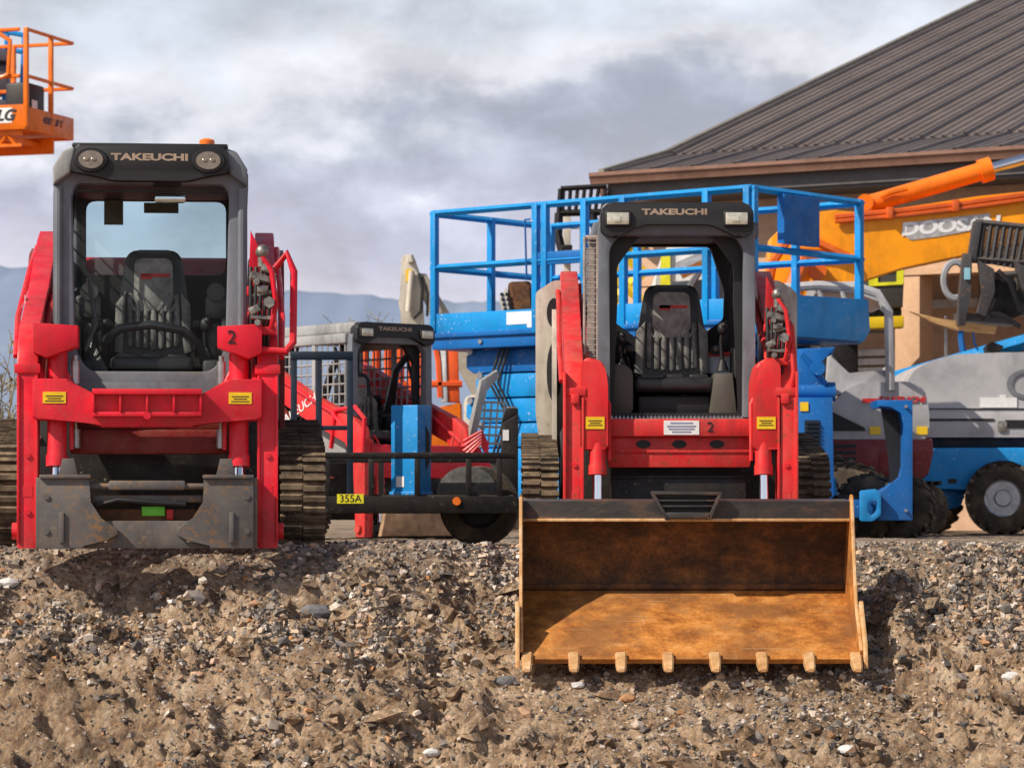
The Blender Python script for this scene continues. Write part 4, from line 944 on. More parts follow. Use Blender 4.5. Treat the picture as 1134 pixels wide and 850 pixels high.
for xx in (P(430, 0, d).x, P(495, 0, d).x):
    for yy in (d+.3, d+1.4): tyre(Matrix.Translation((xx, yy, .35)), (0, 0, 0), .35, .22, RUBBER, STEEL, ot, .5)

# ------------------------------------------------------------------ mini excavator, grey and burgundy
me_ = thing('mini_excavator', 'grey and burgundy mini excavator with rounded canopy behind the blue outrigger', 'mini excavator', (P(965, 0, 30.5).x, 30.8, 0))
d = 30.2
def pm(pts, y0, y1, mat, name, par, bev=.02, d=d):
    m = MB(); m.prism(pxp(pts, d), 'y', y0, y1, bev); return m.build(name, mat, par)
hd = pm(rpoly([(922, 448), (935, 432), (952, 424), (1005, 422), (1024, 430), (1029, 455), (1029, 486), (915, 486)], 5), d, d+1.4, GREYHOOD, 'hood', me_, .04)
m = MB(); m.prism(pxp([(922, 456), (957, 473), (959, 477), (922, 477)], d), 'y', d-.012, d-.006); m.build('side_window', INK_SHADE, hd)
m = MB(); m.prism(pxp([(918, 486), (1032, 486), (1034, 500), (1028, 525), (1015, 535), (925, 535), (918, 520)], d), 'y', d-.06, d+1.45, .05); cw = m.build('counterweight', TRUCK, me_)
m = MB()
for k in range(3): m.prism(pxp([(922, 492+k*7), (948, 492+k*7), (946, 496+k*7), (922, 496+k*7)], d), 'y', d-.07, d-.062)
m.build('vent', INK_SHADE, cw)
m = MB(); m.prism(pxp(rpoly([(972, 500), (985, 496), (985, 518), (975, 524)], 3), d), 'y', d-.07, d-.062); m.build('recess', DKRED, cw); m = MB(); m.prism(pxp(rpoly([(1012, 500), (1026, 498), (1022, 522), (1012, 524)], 3), d), 'y', d-.07, d-.062); m.build('recess', DKRED, cw)
text('TAKEUCHI', Matrix.Translation((P(998, 0, d).x, d-.01, P(0, 442.5, d).z)) @ FRONT, REDINK, hd, .075, 1.25, .003, bold=.003, shear=.2)
m = MB(); m.prism(pxp([(955, 441), (975, 441), (975, 446), (955, 446)], d), 'y', d-.012, d-.006); m.build('red_stripe', REDINK, hd)
for pxx in (969, 1021):
    m = MB(); m.prism(pxp([(pxx-6, 472), (pxx+6, 472), (pxx+6, 481), (pxx-6, 481)], d), 'y', d-.012, d-.006); m.build('yellow_sticker', STICK, hd)
m = MB(); m.tube([P(853, 332, d), P(856, 319, d), P(905, 316, d), (P(950, 318, d)), P(972, 325, d), P(984, 345, d), P(986, 432, d)], .045, 8)
m.tube([P(870, 322, d+.1), P(888, 345, d+.1), P(900, 420, d+.1)], .03, 8)
for px_ in (880, 905, 930): m.tube([P(px_, 318, d), P(px_+8, 336, d), P(px_+6, 348, d)], .025, 8)
m.build('canopy_frame', GREYHOOD, me_); m = MB(); m.tube([P(853, 332, d+1.1), P(856, 319, d+1.1), P(950, 316, d+1.1), P(984, 345, d+1.1), P(986, 432, d+1.1)], .045, 8)
m.build('canopy_frame', GREYHOOD, me_)
m = MB(); m.prism(pxp([(905, 314), (950, 314), (974, 322), (984, 336), (978, 338), (968, 330), (948, 322), (905, 324)], d), 'y', d-.02, d+1.15, .02); m.build('canopy_roof', GREYHOOD, me_)
m = MB(); m.prism(pxp([(918, 392), (922, 392), (940, 415), (975, 412), (984, 404), (986, 434), (935, 434), (922, 440), (915, 430)], d), 'y', d+.05, d+.2, .02); m.build('side_cover', GREYHOOD, me_)
m = MB(); m.prism(pxp([(890, 380), (922, 384), (930, 424), (895, 424)], d+.6), 'y', d+.6, d+.7, .02); m.build('seat', VINYL, me_)
for yy in (d+.0, d+1.05):
    m = MB(); m.prism(rpoly([(3.0, .02), (4.1, .02), (4.2, .25), (4.1, .5), (3.0, .5), (2.9, .25)], .15), 'y', yy, yy+.35, .02)
    for k in range(16): m.box((2.95+k*.075, yy-.01, .49), (2.98+k*.075, yy+.36, .53))
    m.build('track', RUBBER, me_)
m = MB(); m.box((3.2, d+.3, .25), (3.9, d+1.1, .62), .03); m.build('undercarriage', BLACKP, me_)
mt = tyre(Matrix.Translation((P(945, 0, 28.6).x, 28.7, .33)) @ Matrix.Rotation(R(65), 4, 'Z'), (0, 0, 0), .33, .24, RUBBER, STEEL, None, .5, 18, name='spare_tyre')
mt.data.materials[0] = RUBBER; tag(mt, 'loose lugged tyre standing between the blue base and burgundy machine', 'tyre')

# ------------------------------------------------------------------ grey and blue boom lift, right
bl = thing('boom_lift', 'telescopic boom lift with grey rounded cowl and blue chassis at the right edge', 'boom lift', (P(1110, 0, 32.5).x, 32.8, 0))
d = 32.0
cw_ = [(1003, 472), (1003, 425), (1012, 410), (1032, 399), (1060, 392), (1110, 390), (1300, 389), (1330, 400), (1340, 472)]
m = MB(); m.prism(pxp(rpoly(cw_, 6, 5), d), 'y', d, d+2.0, .06); cow = m.build('cowl', GREYHOOD, bl)
m = MB(); m.prism(pxp(rpoly([(1000, 453), (1345, 453), (1345, 484), (1000, 484)], 4), d), 'y', d-.05, d+2.05, .03)
m.build('lower_cowl', GREYHOOD, bl)
m = MB(); 
for (a, b_, c_, e_) in ((1003, 463.5, 1100, 466), (1112, 465, 1335, 474)): m.prism(pxp([(a, b_), (c_, b_), (c_, e_), (a, e_)], d), 'y', d-.06, d-.054)
m.prism(pxp([(1003, 452), (1345, 452), (1345, 453.4), (1003, 453.4)], d), 'y', d-.06, d-.054)
m.build('seam', INK_SHADE, cow)
m = MB(); m.prism(pxp(rpoly([(1104, 466), (1114, 466), (1114, 478), (1104, 478)], 2), d), 'y', d-.07, d-.055, .004); m.build('latch', BRASS, cow)
text('Genie', Matrix.Translation((P(1184, 0, d).x, d-.012, P(0, 427, d).z)) @ FRONT, plain('grey_lettering', (.16, .17, .19), .5), cow, .42, 1.3, .006)
m = MB(); m.prism(pxp([(1085, 440), (1107, 440), (1107, 437), (1114, 437), (1114, 440), (1126, 440), (1126, 451), (1085, 451)], d), 'y', d-.012, d-.006); m.build('white_label', WHITE, cow)
m = MB(); m.prism(pxp([(1008, 484), (1345, 484), (1345, 496), (1020, 496)], d), 'y', d+.1, d+1.9, .01); m.cyl((P(1130, 0, d).x, d+1, P(0, 505, d).z), (P(1130, 0, d).x, d+1, P(0, 488, d).z), .5, seg=32); m.build('turntable', NAVY, bl)
m = MB(); m.prism(pxp([(1035, 496), (1345, 495), (1345, 545), (1300, 545), (1080, 543), (1075, 541), (1010, 541), (1012, 520), (1030, 505)], d), 'y', d-.1, d+.1, .01)
m.prism(pxp([(1008, 541), (1072, 541), (1066, 560), (1045, 566), (1010, 566)], d), 'y', d+.1, d+.6, .01); m.prism(pxp([(1040, 496), (1340, 496), (1340, 540), (1040, 540)], d), 'y', d+.1, d+1.9, .01)
ch = m.build('chassis', BLUE, bl)
m = MB(); m.prism(pxp(rpoly([(1048, 530), (1058, 530), (1058, 535), (1048, 535)], 2), d), 'y', d-.11, d-.102); m.build('slot', INK_SHADE, ch)
for (px_, yy, rot) in ((1108, d-.15, 82), (1048, d+1.6, 60), (1290, d-.15, 90), (1290, d+1.8, 90)):
    tyre(Matrix.Translation((P(px_, 0, d).x, yy, .375)) @ Matrix.Rotation(R(rot), 4, 'Z'), (0, 0, 0), .355, .30, RUBBER, STEEL, bl, .55, 18)
m = MB(); m.tube([P(975, 424, d+2.3), P(1134, 379, d+2.3), P(1400, 300, d+2.3)], .085, 4); bm_ = m.build('boom', BLUE, bl)
m = MB(); m.prism(pxp([(1093, 384), (1099, 378), (1112, 383), (1108, 390), (1095, 392)], d+.6), 'y', d+.6, d+.9, .02); m.build('clamp', BLACKP, bl)
# ------------------------------------------------------------------ orange excavator with lettered boom
dx = thing('excavator', 'amber orange excavator whose lettered boom reaches across in front of the porch', 'excavator', (P(900, 0, 35).x, 35, 0))
d = 34.0
m = MB(); m.prism(pxp([(846, 330), (835, 400), (815, 440), (900, 440), (905, 380), (925, 318), (1000, 296), (1134, 266), (1250, 262), (1400, 330), (1430, 300), (1260, 215), (1134, 212), (1085, 217), (960, 238), (925, 232), (880, 238), (855, 262)], d), 'y', d, d+.55, .02)
bo = m.build('boom', AMBER, dx)
m = MB(); m.prism(pxp(rpoly([(999, 247), (1097, 236), (1094, 252), (1040, 262), (1008, 266), (1003, 262)], 2), d), 'y', d-.008, d-.003); lb = m.build('silver_label', plain('silver_decal', (.45, .43, .42), .4, .2, .3, 14), bo)
text('DOOSAN', Matrix.Translation((P(1052, 0, d).x, d-.0105, P(0, 250.5, d).z)) @ FRONT @ Matrix.Rotation(R(4.6), 4, 'Z'), WHITE, lb, .185, 1.34, .001, bold=.008, shear=.15)
m = MB(); m.tube([P(925, 240, d-.04), P(1000, 233, d-.04), P(1060, 226, d-.04), P(1134, 216, d-.04), P(1220, 222, d-.04)], .03, 6); m.tube([P(925, 245, d-.05), P(1000, 238, d-.05), P(1060, 231, d-.05), P(1134, 221, d-.05)], .025, 6)
for a, b_ in ((985, 236), (1058, 228)): m.box(P(a-3, b_+6, d-.1), P(a+3, b_-6, d+.0), .01)
m.build('hydraulic_pipe', plain('orange_red_pipe', (.62, .10, .01), .4), bo)
m = MB(); m.tube([P(848, 332, d-.1), P(856, 290, d-.15), P(875, 262, d-.12), P(905, 268, d-.1), P(940, 285, d-.08)], .05, 6); m.tube([P(862, 345, d-.2), P(885, 300, d-.2), P(890, 285, d-.2)], .09, 10); m.cyl(P(905, 300, d-.02), P(905, 300, d-.12), .10, seg=18)
m.build('link_arm', plain('link_orange', (.7, .13, .01), .4), dx)
m = MB(); m.cyl(P(963, 226, d+.2), P(1093, 188, d+.2), .10, seg=24); m.cyl(P(1085, 190.5, d+.2), P(1098, 186.5, d+.2), .13, seg=24); m.cyl(P(958, 224, d+.0), P(958, 224, d+.4), .09, seg=18)
m.tube([P(975, 218, d+.05), P(985, 213, d+.05), P(1005, 208, d+.02)], .03, 6); cy = m.build('cylinder', ORANGE, dx)
m = MB(); m.cyl(P(1096, 187, d+.2), P(1240, 147, d+.2), .06, seg=18); m.build('rod', CHROME, cy)
m = MB(); m.prism(pxp([(1215, 120), (1260, 130), (1290, 215), (1330, 420), (1300, 425), (1240, 230)], d), 'y', d+.1, d+.45, .02); m.build('stick', AMBER, dx)
m = MB(); m.box((P(820, 0, d).x, d-.1, .95), (P(930, 0, d).x, d+2.4, 1.75), .08); m.build('house', AMBER, dx)
for yy in (d-.1, d+1.7):
    m = MB(); x0 = P(800, 0, d).x; m.prism(rpoly([(x0, .02), (x0+1.7, .02), (x0+1.85, .42), (x0+1.7, .85), (x0, .85), (x0-.15, .42)], .25), 'y', yy, yy+.5, .02); m.build('track', RUBBER, dx)
# yellow machine under the porch
yl = thing('wheel_loader', 'yellow and black loader parked under the porch behind the tan column', 'wheel loader', (P(965, 0, 38).x, 38.3, 0))
d = 37.6
m = MB(); m.prism(pxp([(925, 298), (1002, 294), (1000, 340), (925, 344)], d), 'y', d, d+1.4, .03); hb = m.build('hood', plain('dark_grey_hood', (.06, .06, .055), .5), yl)
m = MB(); m.ring(pxp(rpoly([(962, 299), (1001, 296), (1000, 315), (962, 317)], 2), d), pxp(rpoly([(972, 302), (993, 300), (993, 312), (972, 313)], 1.5), d), d-.02, d+.01); m.build('grille_frame', plain('lime_yellow', (.75, .75, .03), .4), hb)
m = MB(); m.prism(pxp([(925, 353), (1000, 350), (1000, 363), (925, 366)], d), 'y', d-.1, d+.2, .02); m.build('bumper', YELLOW, yl)
m = MB(); m.box((P(918, 0, d).x, d+.1, .6), (P(952, 0, d).x, d+2, 2.5), .05); m.box((P(925, 0, d).x, d+.1, 2.45), (P(1000, 0, d).x, d+1.5, 2.68), .03); m.box((P(925, 0, d).x, d+.2, .6), (P(1000, 0, d).x, d+1.5, 1.2), .05); m.build('chassis', BLACKP, yl)
for xx in (P(930, 0, d).x, P(995, 0, d).x): tyre(Matrix.Translation((xx, d+.7, .6)), (0, 0, 0), .6, .4, RUBBER, YELLOW, yl, .5)
# yellow scissor mast seen through the open cab
ys = thing('scissor_lift', 'yellow lattice lift seen through the open loader cab', 'scissor lift', (P(698, 0, 38).x, 38.5, 0))
d = 38.0
for k in range(8):
    z0 = .6+k*.36
    for s in (-1, 1):
        m = MB(); xc = P(694, 0, d).x; m.tube([(xc-s*.2, d+.02*s, z0), (xc+s*.2, d+.02*s, z0+.36)], .06, 4); m.build('scissor_arm', YELLOW, ys)
m = MB(); m.box((P(694, 0, d).x-.25, d-.1, .15), (P(694, 0, d).x+.25, d+1, .6), .03); m.build('chassis', YELLOW, ys)
m = MB(); m.box((P(694, 0, d).x-.3, d-.1, 3.48), (P(694, 0, d).x+.3, d+1, 3.6), .02); m.build('platform', BLACKP, ys)
for xx in (-.25, .25): tyre(Matrix.Translation((P(694, 0, d).x+xx, d+.3, .2)), (0, 0, 0), .2, .12, RUBBER, STEEL, ys, .5)
# cream truck boom through the same cab
wt = thing('aerial_truck', 'white truck with grey boom seen through the open loader cab', 'truck', (P(765, 0, 36.5).x, 37, 0))
d = 36.3
m = MB(); m.prism(pxp(rpoly([(728, 305), (742, 266), (800, 262), (812, 300), (812, 470), (728, 470)], 6), d), 'y', d, d+2.0, .04); tk = m.build('cab', WHITEP, wt)
m = MB(); m.prism(pxp([(745, 312), (800, 308), (802, 345), (745, 345)], d), 'y', d-.02, d-.01); m.build('windscreen', plain('dark_glass', (.08, .10, .12), .15), tk)
m = MB(); m.tube([P(752, 300, d-.2), P(800, 278, d-.2)], .10, 4); m.tube([P(757, 330, d-.1), P(785, 282, d-.1)], .04, 6); m.build('boom', STEEL, wt)
m = MB(); m.prism(pxp([(732, 278), (742, 276), (742, 318), (731, 318)], d), 'y', d-.04, d-.02); m.build('yellow_panel', plain('hivis', (.8, .8, .03), .4), tk)
for xx in (735, 805):
    for yy in (d+.3, d+1.6): tyre(Matrix.Translation((P(xx, 0, d).x, yy, .45)), (0, 0, 0), .45, .25, RUBBER, STEEL, wt, .5)

# ------------------------------------------------------------------ grey fork grapple hanging at the right
gr = thing('telehandler', 'telehandler boom carrying a grey fork grapple at the right edge', 'telehandler', (P(1320, 0, 33.0).x, 33.2, 0))
d = 32.6
GST = paint('worn_dark_steel', (.06, .06, .066), .45, .3, .6, (.3, .15, .07))
m = MB()
for k in range(9): m.tube([P(1082+k*7.5, 248+k*.8, d), P(1077+k*7.0, 289+k*1.2, d)], .033, 4)
m.tube([P(1080, 246, d), P(1150, 253, d)], .035, 4); m.prism(pxp([(1078, 245), (1087, 245), (1080, 290), (1071, 288)], d), 'y', d-.05, d+.08, .008)
m.tube([P(1072, 286, d), P(1150, 292, d)], .045, 4)
m.build('backrest', GST, gr)
m = MB(); m.prism(pxp([(1064, 282), (1074, 283), (1072, 330), (1066, 361), (1058, 361), (1059, 335)], d), 'y', d-.2, d-.05, .01)
m.prism(pxp([(1080, 290), (1097, 300), (1098, 325), (1088, 352), (1078, 348), (1084, 325), (1082, 305)], d), 'y', d-.25, d-.1, .01); m.prism(pxp([(1120, 290), (1134, 300), (1134, 330), (1126, 318)], d), 'y', d-.25, d-.1, .01)
m.prism(pxp([(1060, 346), (1120, 352), (1122, 360), (1060, 354)], d), 'y', d-.1, d+.3, .01); m.tube([P(1100, 330, d-.1), P(1090, 356, d-.1)], .03, 4); m.tube([P(1098, 306, d-.15), P(1134, 302, d-.15)], .035, 8); m.build('grapple', GST, gr)
m = MB(); m.tube([P(1058+13*math.cos(a), 310+20*math.sin(a), d-.02) for a in [2*math.pi*k/24 for k in range(24)]], .035, 6, closed=True); m.build('ring', plain('grey_ring', (.30, .31, .33), .5), gr)
m = MB()
for (a, b_, r_) in ((1112, 318, .13), (1120, 336, .15), (1100, 338, .11)): m.cyl(P(a, b_, d-.05), P(a, b_, d+.35), r_, seg=20); m.cyl(P(a, b_, d-.07), P(a, b_, d-.05), r_*.5, seg=12)
m.tube([P(1105, 300, d-.2), P(1118, 312, d-.25), P(1130, 345, d-.2)], .03, 6); m.tube([P(1095, 345, d-.2), P(1112, 350, d-.22), P(1130, 362, d-.2)], .025, 6)
m.build('hydraulic_motor', BLACKP, gr)
m = MB(); q = P(1072, 303, d-.21); m.box((q.x-.04, q.y-.02, q.z-.06), (q.x+.02, q.y, q.z+.06)); m.build('sticker', plain('teal_sticker', (.25, .5, .6), .5), gr)
m = MB(); m.prism(pxp([(1125, 290), (1420, 260), (1430, 330), (1125, 350)], d+.5), 'y', d+.3, d+.6, .02); m.build('boom', GST, gr)
m = MB(); m.box((P(1380, 0, d).x, d-.1, .6), (P(1480, 0, d).x, d+2.2, 2.6), .08); m.build('body', YELLOW, gr)
for xx in (1390, 1470):
    for yy in (d+.2, d+1.9): tyre(Matrix.Translation((P(xx, 0, d).x, yy, .55)), (0, 0, 0), .55, .35, RUBBER, YELLOW, gr, .5)
m = MB(); m.prism(pxp([(1007, 345), (1040, 353), (1104, 361), (1101, 370), (1060, 366), (1035, 358)], d), 'y', d-.05, d+.04, .006)
tag(m.build('wooden_plank', WOOD), 'splintered brown plank held level under the grey grapple', 'plank')
m = MB()
for k in range(22):
    q = P(1047+(k % 2)*.6, 352+k*2.4, d+.1); m.box((q.x-.012, q.y-.01, q.z-.02), (q.x+.012, q.y+.01, q.z+.022), .004)
tag(m.build('chain', STEEL), 'thin steel chain hanging from the brown plank', 'chain')
m = MB(); m.tube([P(1064, 356, d), P(1064, 375, d), P(1066, 389, d)], .035, 5); m.tube([P(1077, 362, d), P(1079, 380, d), P(1083, 388, d)], .012, 5)
tag(m.build('strap', BLUE2), 'blue tie strap dangling under the grey grapple', 'strap')

# ------------------------------------------------------------------ building
BA = R(31); BD = 41.0
B0 = P(669, 195, BD)                     # gutter corner
MBd = Matrix.Translation((B0.x, B0.y, 0)) @ Matrix.Rotation(-BA, 4, 'Z')     # local x along the eave, y into the building
EZ = B0.z
bd_ = thing('building', 'tan stucco shop building with brown ribbed metal roof and deep porch', 'building', MBd @ Vector((5, 3, 0)))
LEN = 16.0
n = N('ribbed_roof_metal')
ROOF = n.set(Base_Color=n.ramp(n.noise(1.1, 6, .7), [(.3, (.155, .122, .106)), (.7, (.23, .185, .162))]), Roughness=n.ramp(n.noise(4, 4), [(.3, .35), (.7, .6)]), Metallic=.25)
def roof(y0, z0, y1, z1, name, rake):
    """corrugated sheet, ribs along the slope"""
    m = MB(MBd); L = LEN; pitch = .15; prof = []
    x = -.02
    k = 0
    while x < L:
        h = .045 if k % 4 == 0 else .024
        prof += [(x, 0), (x+pitch*.55, 0), (x+pitch*.68, h), (x+pitch*.86, h), (x+pitch*.99, 0)]; x += pitch; k += 1
    sl = Vector((0, y1-y0, z1-z0)); nr = Vector((0, -(z1-z0), y1-y0)).normalized()
    A = [m._v(Vector((x, y0, z0))+nr*h) for x, h in prof]; B = [m._v(Vector((x, y1, z1))+nr*h) for x, h in prof]
    for i in range(len(prof)-1): m.bm.faces.new((A[i], A[i+1], B[i+1], B[i]))
    return m.build(name, ROOF, bd_, ang=20)
T1 = 1.75; S1 = .225; T2 = 22.0; S2 = .325; z0 = EZ+.03
roof(0, z0, T1, z0+S1*T1, 'porch_roof', 0); roof(T1-.02, z0+S1*T1+.012, T2, z0+S1*T1+S2*(T2-T1)+.012, 'roof', 0)
m = MB(MBd); z1 = z0+S1*T1
m.prism([(-.0, z0-.02), (T1, z1-.02), (T2, z1+S2*(T2-T1)-.02), (T2, z1+S2*(T2-T1)-.15), (T1, z1-.15), (.0, z0-.14)], 'x', 0, LEN); m.build('roof_deck', plain('dark_soffit', (.05, .045, .04), .7), bd_)
RAKE = plain('rake_trim', (.22, .20, .17), .45)
m = MB(MBd); m.prism([(-.02, z0-.04), (T1, z1-.02), (T1, z1+.09), (-.02, z0+.06)], 'x', -.08, .01, .01); m.prism([(T1, z1-.02), (T2, z1+S2*(T2-T1)-.02), (T2, z1+S2*(T2-T1)+.11), (T1, z1+.09)], 'x', -.08, .01, .01); m.build('rake_trim', RAKE, bd_)
BRN = paint('brown_gutter_paint', (.24, .135, .10), .4, .15, .1)
m = MB(MBd); m.prism([(-.15, z0-.145), (-.02, z0-.145), (-.02, z0+.0), (-.20, z0+.0), (-.20, z0-.045), (-.17, z0-.07)], 'x', -.12, LEN, .006); gt = m.build('gutter', BRN, bd_)
m = MB(MBd); m.tube([(.02, -.08, z0-.2), (.04, -.04, z0-.34), (-.05, .30, z0-.48), (-.18, .70, z0-.58), (-.18, .80, .2)], .055, 6); m.build('downspout', BRN, bd_)
m = MB(MBd); m.prism([(-.0, z0-.32), (.05, z0-.32), (.05, z0-.14), (.0, z0-.14)], 'x', .05, LEN); m.box((.1, .05, z0-.36), (LEN, .75, z0-.31)); m.build('fascia', plain('grey_fascia', (.075, .07, .072), .5), bd_)
m = MB(MBd)
x = .1
m.ball((.15, .15, z0-.30), .07); m.build('eave_lamp', LENSW, bd_)
STUC = plain('brown_stucco', (.56, .375, .255), .9, 0, .14, 9, .25)
TAN = plain('tan_stucco', (.62, .39, .24), .9, 0, .10, 12, .25)
m = MB(MBd); m.box((-.08, .78, z0-1.35), (LEN, 1.15, z0-.41)); m.box((-.08, .78, z0-.41), (LEN, 1.1, z0-.2)); m.build('porch_beam', STUC, bd_)
m = MB(MBd); m.box((-.12, .74, z0-1.42), (LEN, 1.19, z0-1.34)); m.build('beam_trim', TAN, bd_)
for xx in (-.10, 3.76, 7.9, 12):
    m = MB(MBd); m.box((xx, .76, .0), (xx+.34, 1.17, z0-1.42), .01); m.box((xx-.05, .70, .0), (xx+.39, 1.22, .7), .02); m.build('column', TAN, bd_)
m = MB(MBd)
m.box((-.08, 3.2, 0), (LEN, 3.4, z0+.3)); m.box((-.08, 3.4, 0), (.1, 14, z0+.3)); m.build('wall', STUC, bd_)
DG = plain('window_glass', (.05, .06, .07), .1)
for (a, b_, zb, zt) in ((.35, 1.5, 1.0, 2.7), (5.2, 7.4, 1.0, 2.9), (8.9, 10.8, 1, 2.9)):
    m = MB(MBd); m.box((a, 3.14, zb), (b_, 3.19, zt)); fr = m.build('window', WHITEP, bd_)
    m = MB(MBd)
    for k in range(2): w_ = (b_-a)/2; m.box((a+.06+k*w_, 3.12, zb+.07), (a+w_-.04+k*w_, 3.138, zt-.07))
    m.build('pane', DG, fr)
m = MB(MBd)
for k in range(8): m.box((1.95, 3.10, 1.5+k*.12), (2.9, 3.18, 1.585+k*.12))
m.build('louvre_light', WHITEP, bd_)  # pale slats stand in for the striped sunlight on the wall
m = MB(MBd); m.box((-.08, 3.12, 2.95), (LEN, 3.19, 3.06)); m.build('trim_band', WHITEP, bd_)

# ------------------------------------------------------------------ shrub and twigs
def shrub(name, label, base, hgt, n_, spread, seed, cat='shrub'):
    rnd = random.Random(seed); m = MB()
    for i in range(n_):
        a = rnd.uniform(0, 6.28); p = Vector(base)+Vector((rnd.uniform(-.05, .05), rnd.uniform(-.05, .05), 0)); pts = [p]
        dr = Vector((math.cos(a)*spread, math.sin(a)*spread, 1)).normalized(); L = hgt*rnd.uniform(.55, 1)
        for k in range(5):
            dr = (dr+Vector((rnd.uniform(-.2, .2), rnd.uniform(-.2, .2), rnd.uniform(-.05, .15)))).normalized(); pts.append(pts[-1]+dr*L/5)
        m.tube(pts, [.010*(1-k/7) for k in range(6)], 4)
        for k in range(1, 6):
            for j in range(3):
                q = pts[k]; e = q+Vector((rnd.uniform(-.16, .16), rnd.uniform(-.16, .16), rnd.uniform(.05, .2)))*hgt*.5
                m.tube([q, e], .004, 3); 
                for l in range(4):
                    c = q.lerp(e, rnd.random()); s_ = rnd.uniform(.012, .03)
                    a_, b__ = Vector((rnd.uniform(-1, 1), rnd.uniform(-1, 1), rnd.uniform(-1, 1)))*s_, Vector((rnd.uniform(-1, 1), rnd.uniform(-1, 1), rnd.uniform(-1, 1)))*s_
                    m.bm.faces.new([m._v(c), m._v(c+a_), m._v(c+a_+b__)])
    return tag(m.build(name, plain('dry_twigs_'+name, (.24, .19, .09), .9, 0, .5, 20)), label, cat)
shrub('dry_shrub', 'dry yellow brown shrub at the left edge behind the red loader', (P(-6, 0, 27).x, 27, 0), 1.75, 46, .38, 3)
shrub('bare_sapling', 'thin bare sapling whose tips show above the light grey cab', (P(413, 0, 38).x, 38, 0), 2.65, 9, .10, 5, 'sapling')

# ------------------------------------------------------------------ ground
TAB = rng.random((256, 256))
def vn(x, y):
    xi = np.floor(x).astype(int); yi = np.floor(y).astype(int); fx = x-xi; fy = y-yi
    fx = fx*fx*(3-2*fx); fy = fy*fy*(3-2*fy)
    a = TAB[xi % 256, yi % 256]; b = TAB[(xi+1) % 256, yi % 256]; c = TAB[xi % 256, (yi+1) % 256]; e = TAB[(xi+1) % 256, (yi+1) % 256]
    return (a*(1-fx)+b*fx)*(1-fy)+(c*(1-fx)+e*fx)*fy-.5
def fbm(x, y, o=5, g=.5):
    s = 0; a = 1
    for k in range(o): s = s+a*vn(x*2**k+17.3*k, y*2**k+5.1*k); a *= g
    return s
def sm(t): t = np.clip(t, 0, 1); return t*t*(3-2*t)
def crest(x): return 17.02+.33*sm((x+.8)/1.0)+.06*vn(x*1.3, x*0+3)*2
def height(x, y, fine=True):
    s = crest(x)-y; under = 0; r = sm((x+.6)/.9)
    left = np.interp(s, [-1, 0, .25, .55, 1, 2, 4.2, 9, 60], [0, 0, -.11, -.29, -.55, -.98, -1.5, -1.78, -1.9])
    right = np.interp(s, [-1, 0, .3, .7, 1.3, 2.2, 4.3, 9, 60], [0, 0, -.09, -.29, -.60, -.95, -1.5, -1.78, -1.9])
    z = left*(1-r)+right*r
    under = sm((x+.16)/.18)*sm((2.02-x)/.18)*sm((y-15.35)/.35)*sm((17.45-y)/.3)
    bank = sm(s/.5)*(1-sm((s-9)/4)); near = sm((60-np.abs(x))/40)*sm((90-y)/50)
    z = z+bank*(1-.6*under)*(.16*fbm(x*.9, y*.9, 3)+.15*fbm(x*3.1, y*2.2, 3, .6)-.16*np.clip(.12-np.abs(fbm(x*2.0+9, y*1.2+4, 4)), 0, 1)*3)
    z = z+near*.022*fbm(x*1.7, y*1.7, 4)*(1-.0*bank)
    z = z-under*np.maximum(0, z-(.48*y-8.325))
    # low windrow of gravel along the crest
    z = z+.035*np.exp(-((s-.05)/.28)**2)*(1+1.2*vn(x*2.3, y*2.3))*near*(1-under)
    if fine: z = z+near*.010*fbm(x*9, y*9, 4, .6)+bank*1.22*(.075*(.16-np.abs(fbm(x*4.5, y*4.5, 5, .62)))+.075*fbm(x*13, y*13, 4, .68)-.10*np.clip(vn(x*5.3+3, y*4.1)-.16, 0, 1)*3)*(1-.5*under)
    z = z-under*np.maximum(0, z-(.48*y-8.325))
    return z
def axis(parts):
    out = []
    for a, b, st in parts: out += list(np.arange(a, b, st))
    return np.array(out+[parts[-1][1]])
gx = axis([(-4000, -1000, 600), (-1000, -100, 150), (-100, -20, 16), (-20, -4.6, .7), (-4.6, 4.6, .022), (4.6, 20, .7), (20, 100, 16), (100, 1000, 150), (1000, 4000, 600)])
gy = axis([(-60, 6, 6), (6, 13.5, .4), (13.5, 20.5, .022), (20.5, 30, .12), (30, 60, 1.5), (60, 300, 30), (300, 4600, 400)])
X, Y = np.meshgrid(gx, gy); Z = height(X, Y)
nx, ny = len(gx), len(gy)
co = np.stack([X, Y, Z], -1).reshape(-1, 3)
ii = (np.arange(ny-1)[:, None]*nx+np.arange(nx-1)[None]).reshape(-1)
F_ = np.stack([ii, ii+1, ii+nx+1, ii+nx], 1)
def np_mesh(name, co, faces, k, mat, smooth=True):
    me = bpy.data.meshes.new(name); nf = len(faces)
    me.vertices.add(len(co)); me.vertices.foreach_set('co', co.astype(np.float32).ravel())
    me.loops.add(nf*k); me.loops.foreach_set('vertex_index', faces.astype(np.int32).ravel())
    me.polygons.add(nf); me.polygons.foreach_set('loop_start', np.arange(0, nf*k, k, dtype=np.int32))
    me.update(calc_edges=True); me.materials.append(mat)
    if smooth: me.shade_smooth()
    else: me.shade_flat()
    o = bpy.data.objects.new(name, me); C.objects.link(o); o['_w'] = [0, 0, 0]; return o
n = N('dirt_and_gravel'); pos = n.geo.outputs['Position']
big = n.noise(.9, 6, .65); mid = n.noise(6, 8, .72); fin = n.noise(38, 6, .75)
soil = n.ramp(mid, [(.33, (.11, .066, .038)), (.43, (.40, .25, .145)), (.54, (.74, .51, .32)), (.67, (.92, .73, .52))])
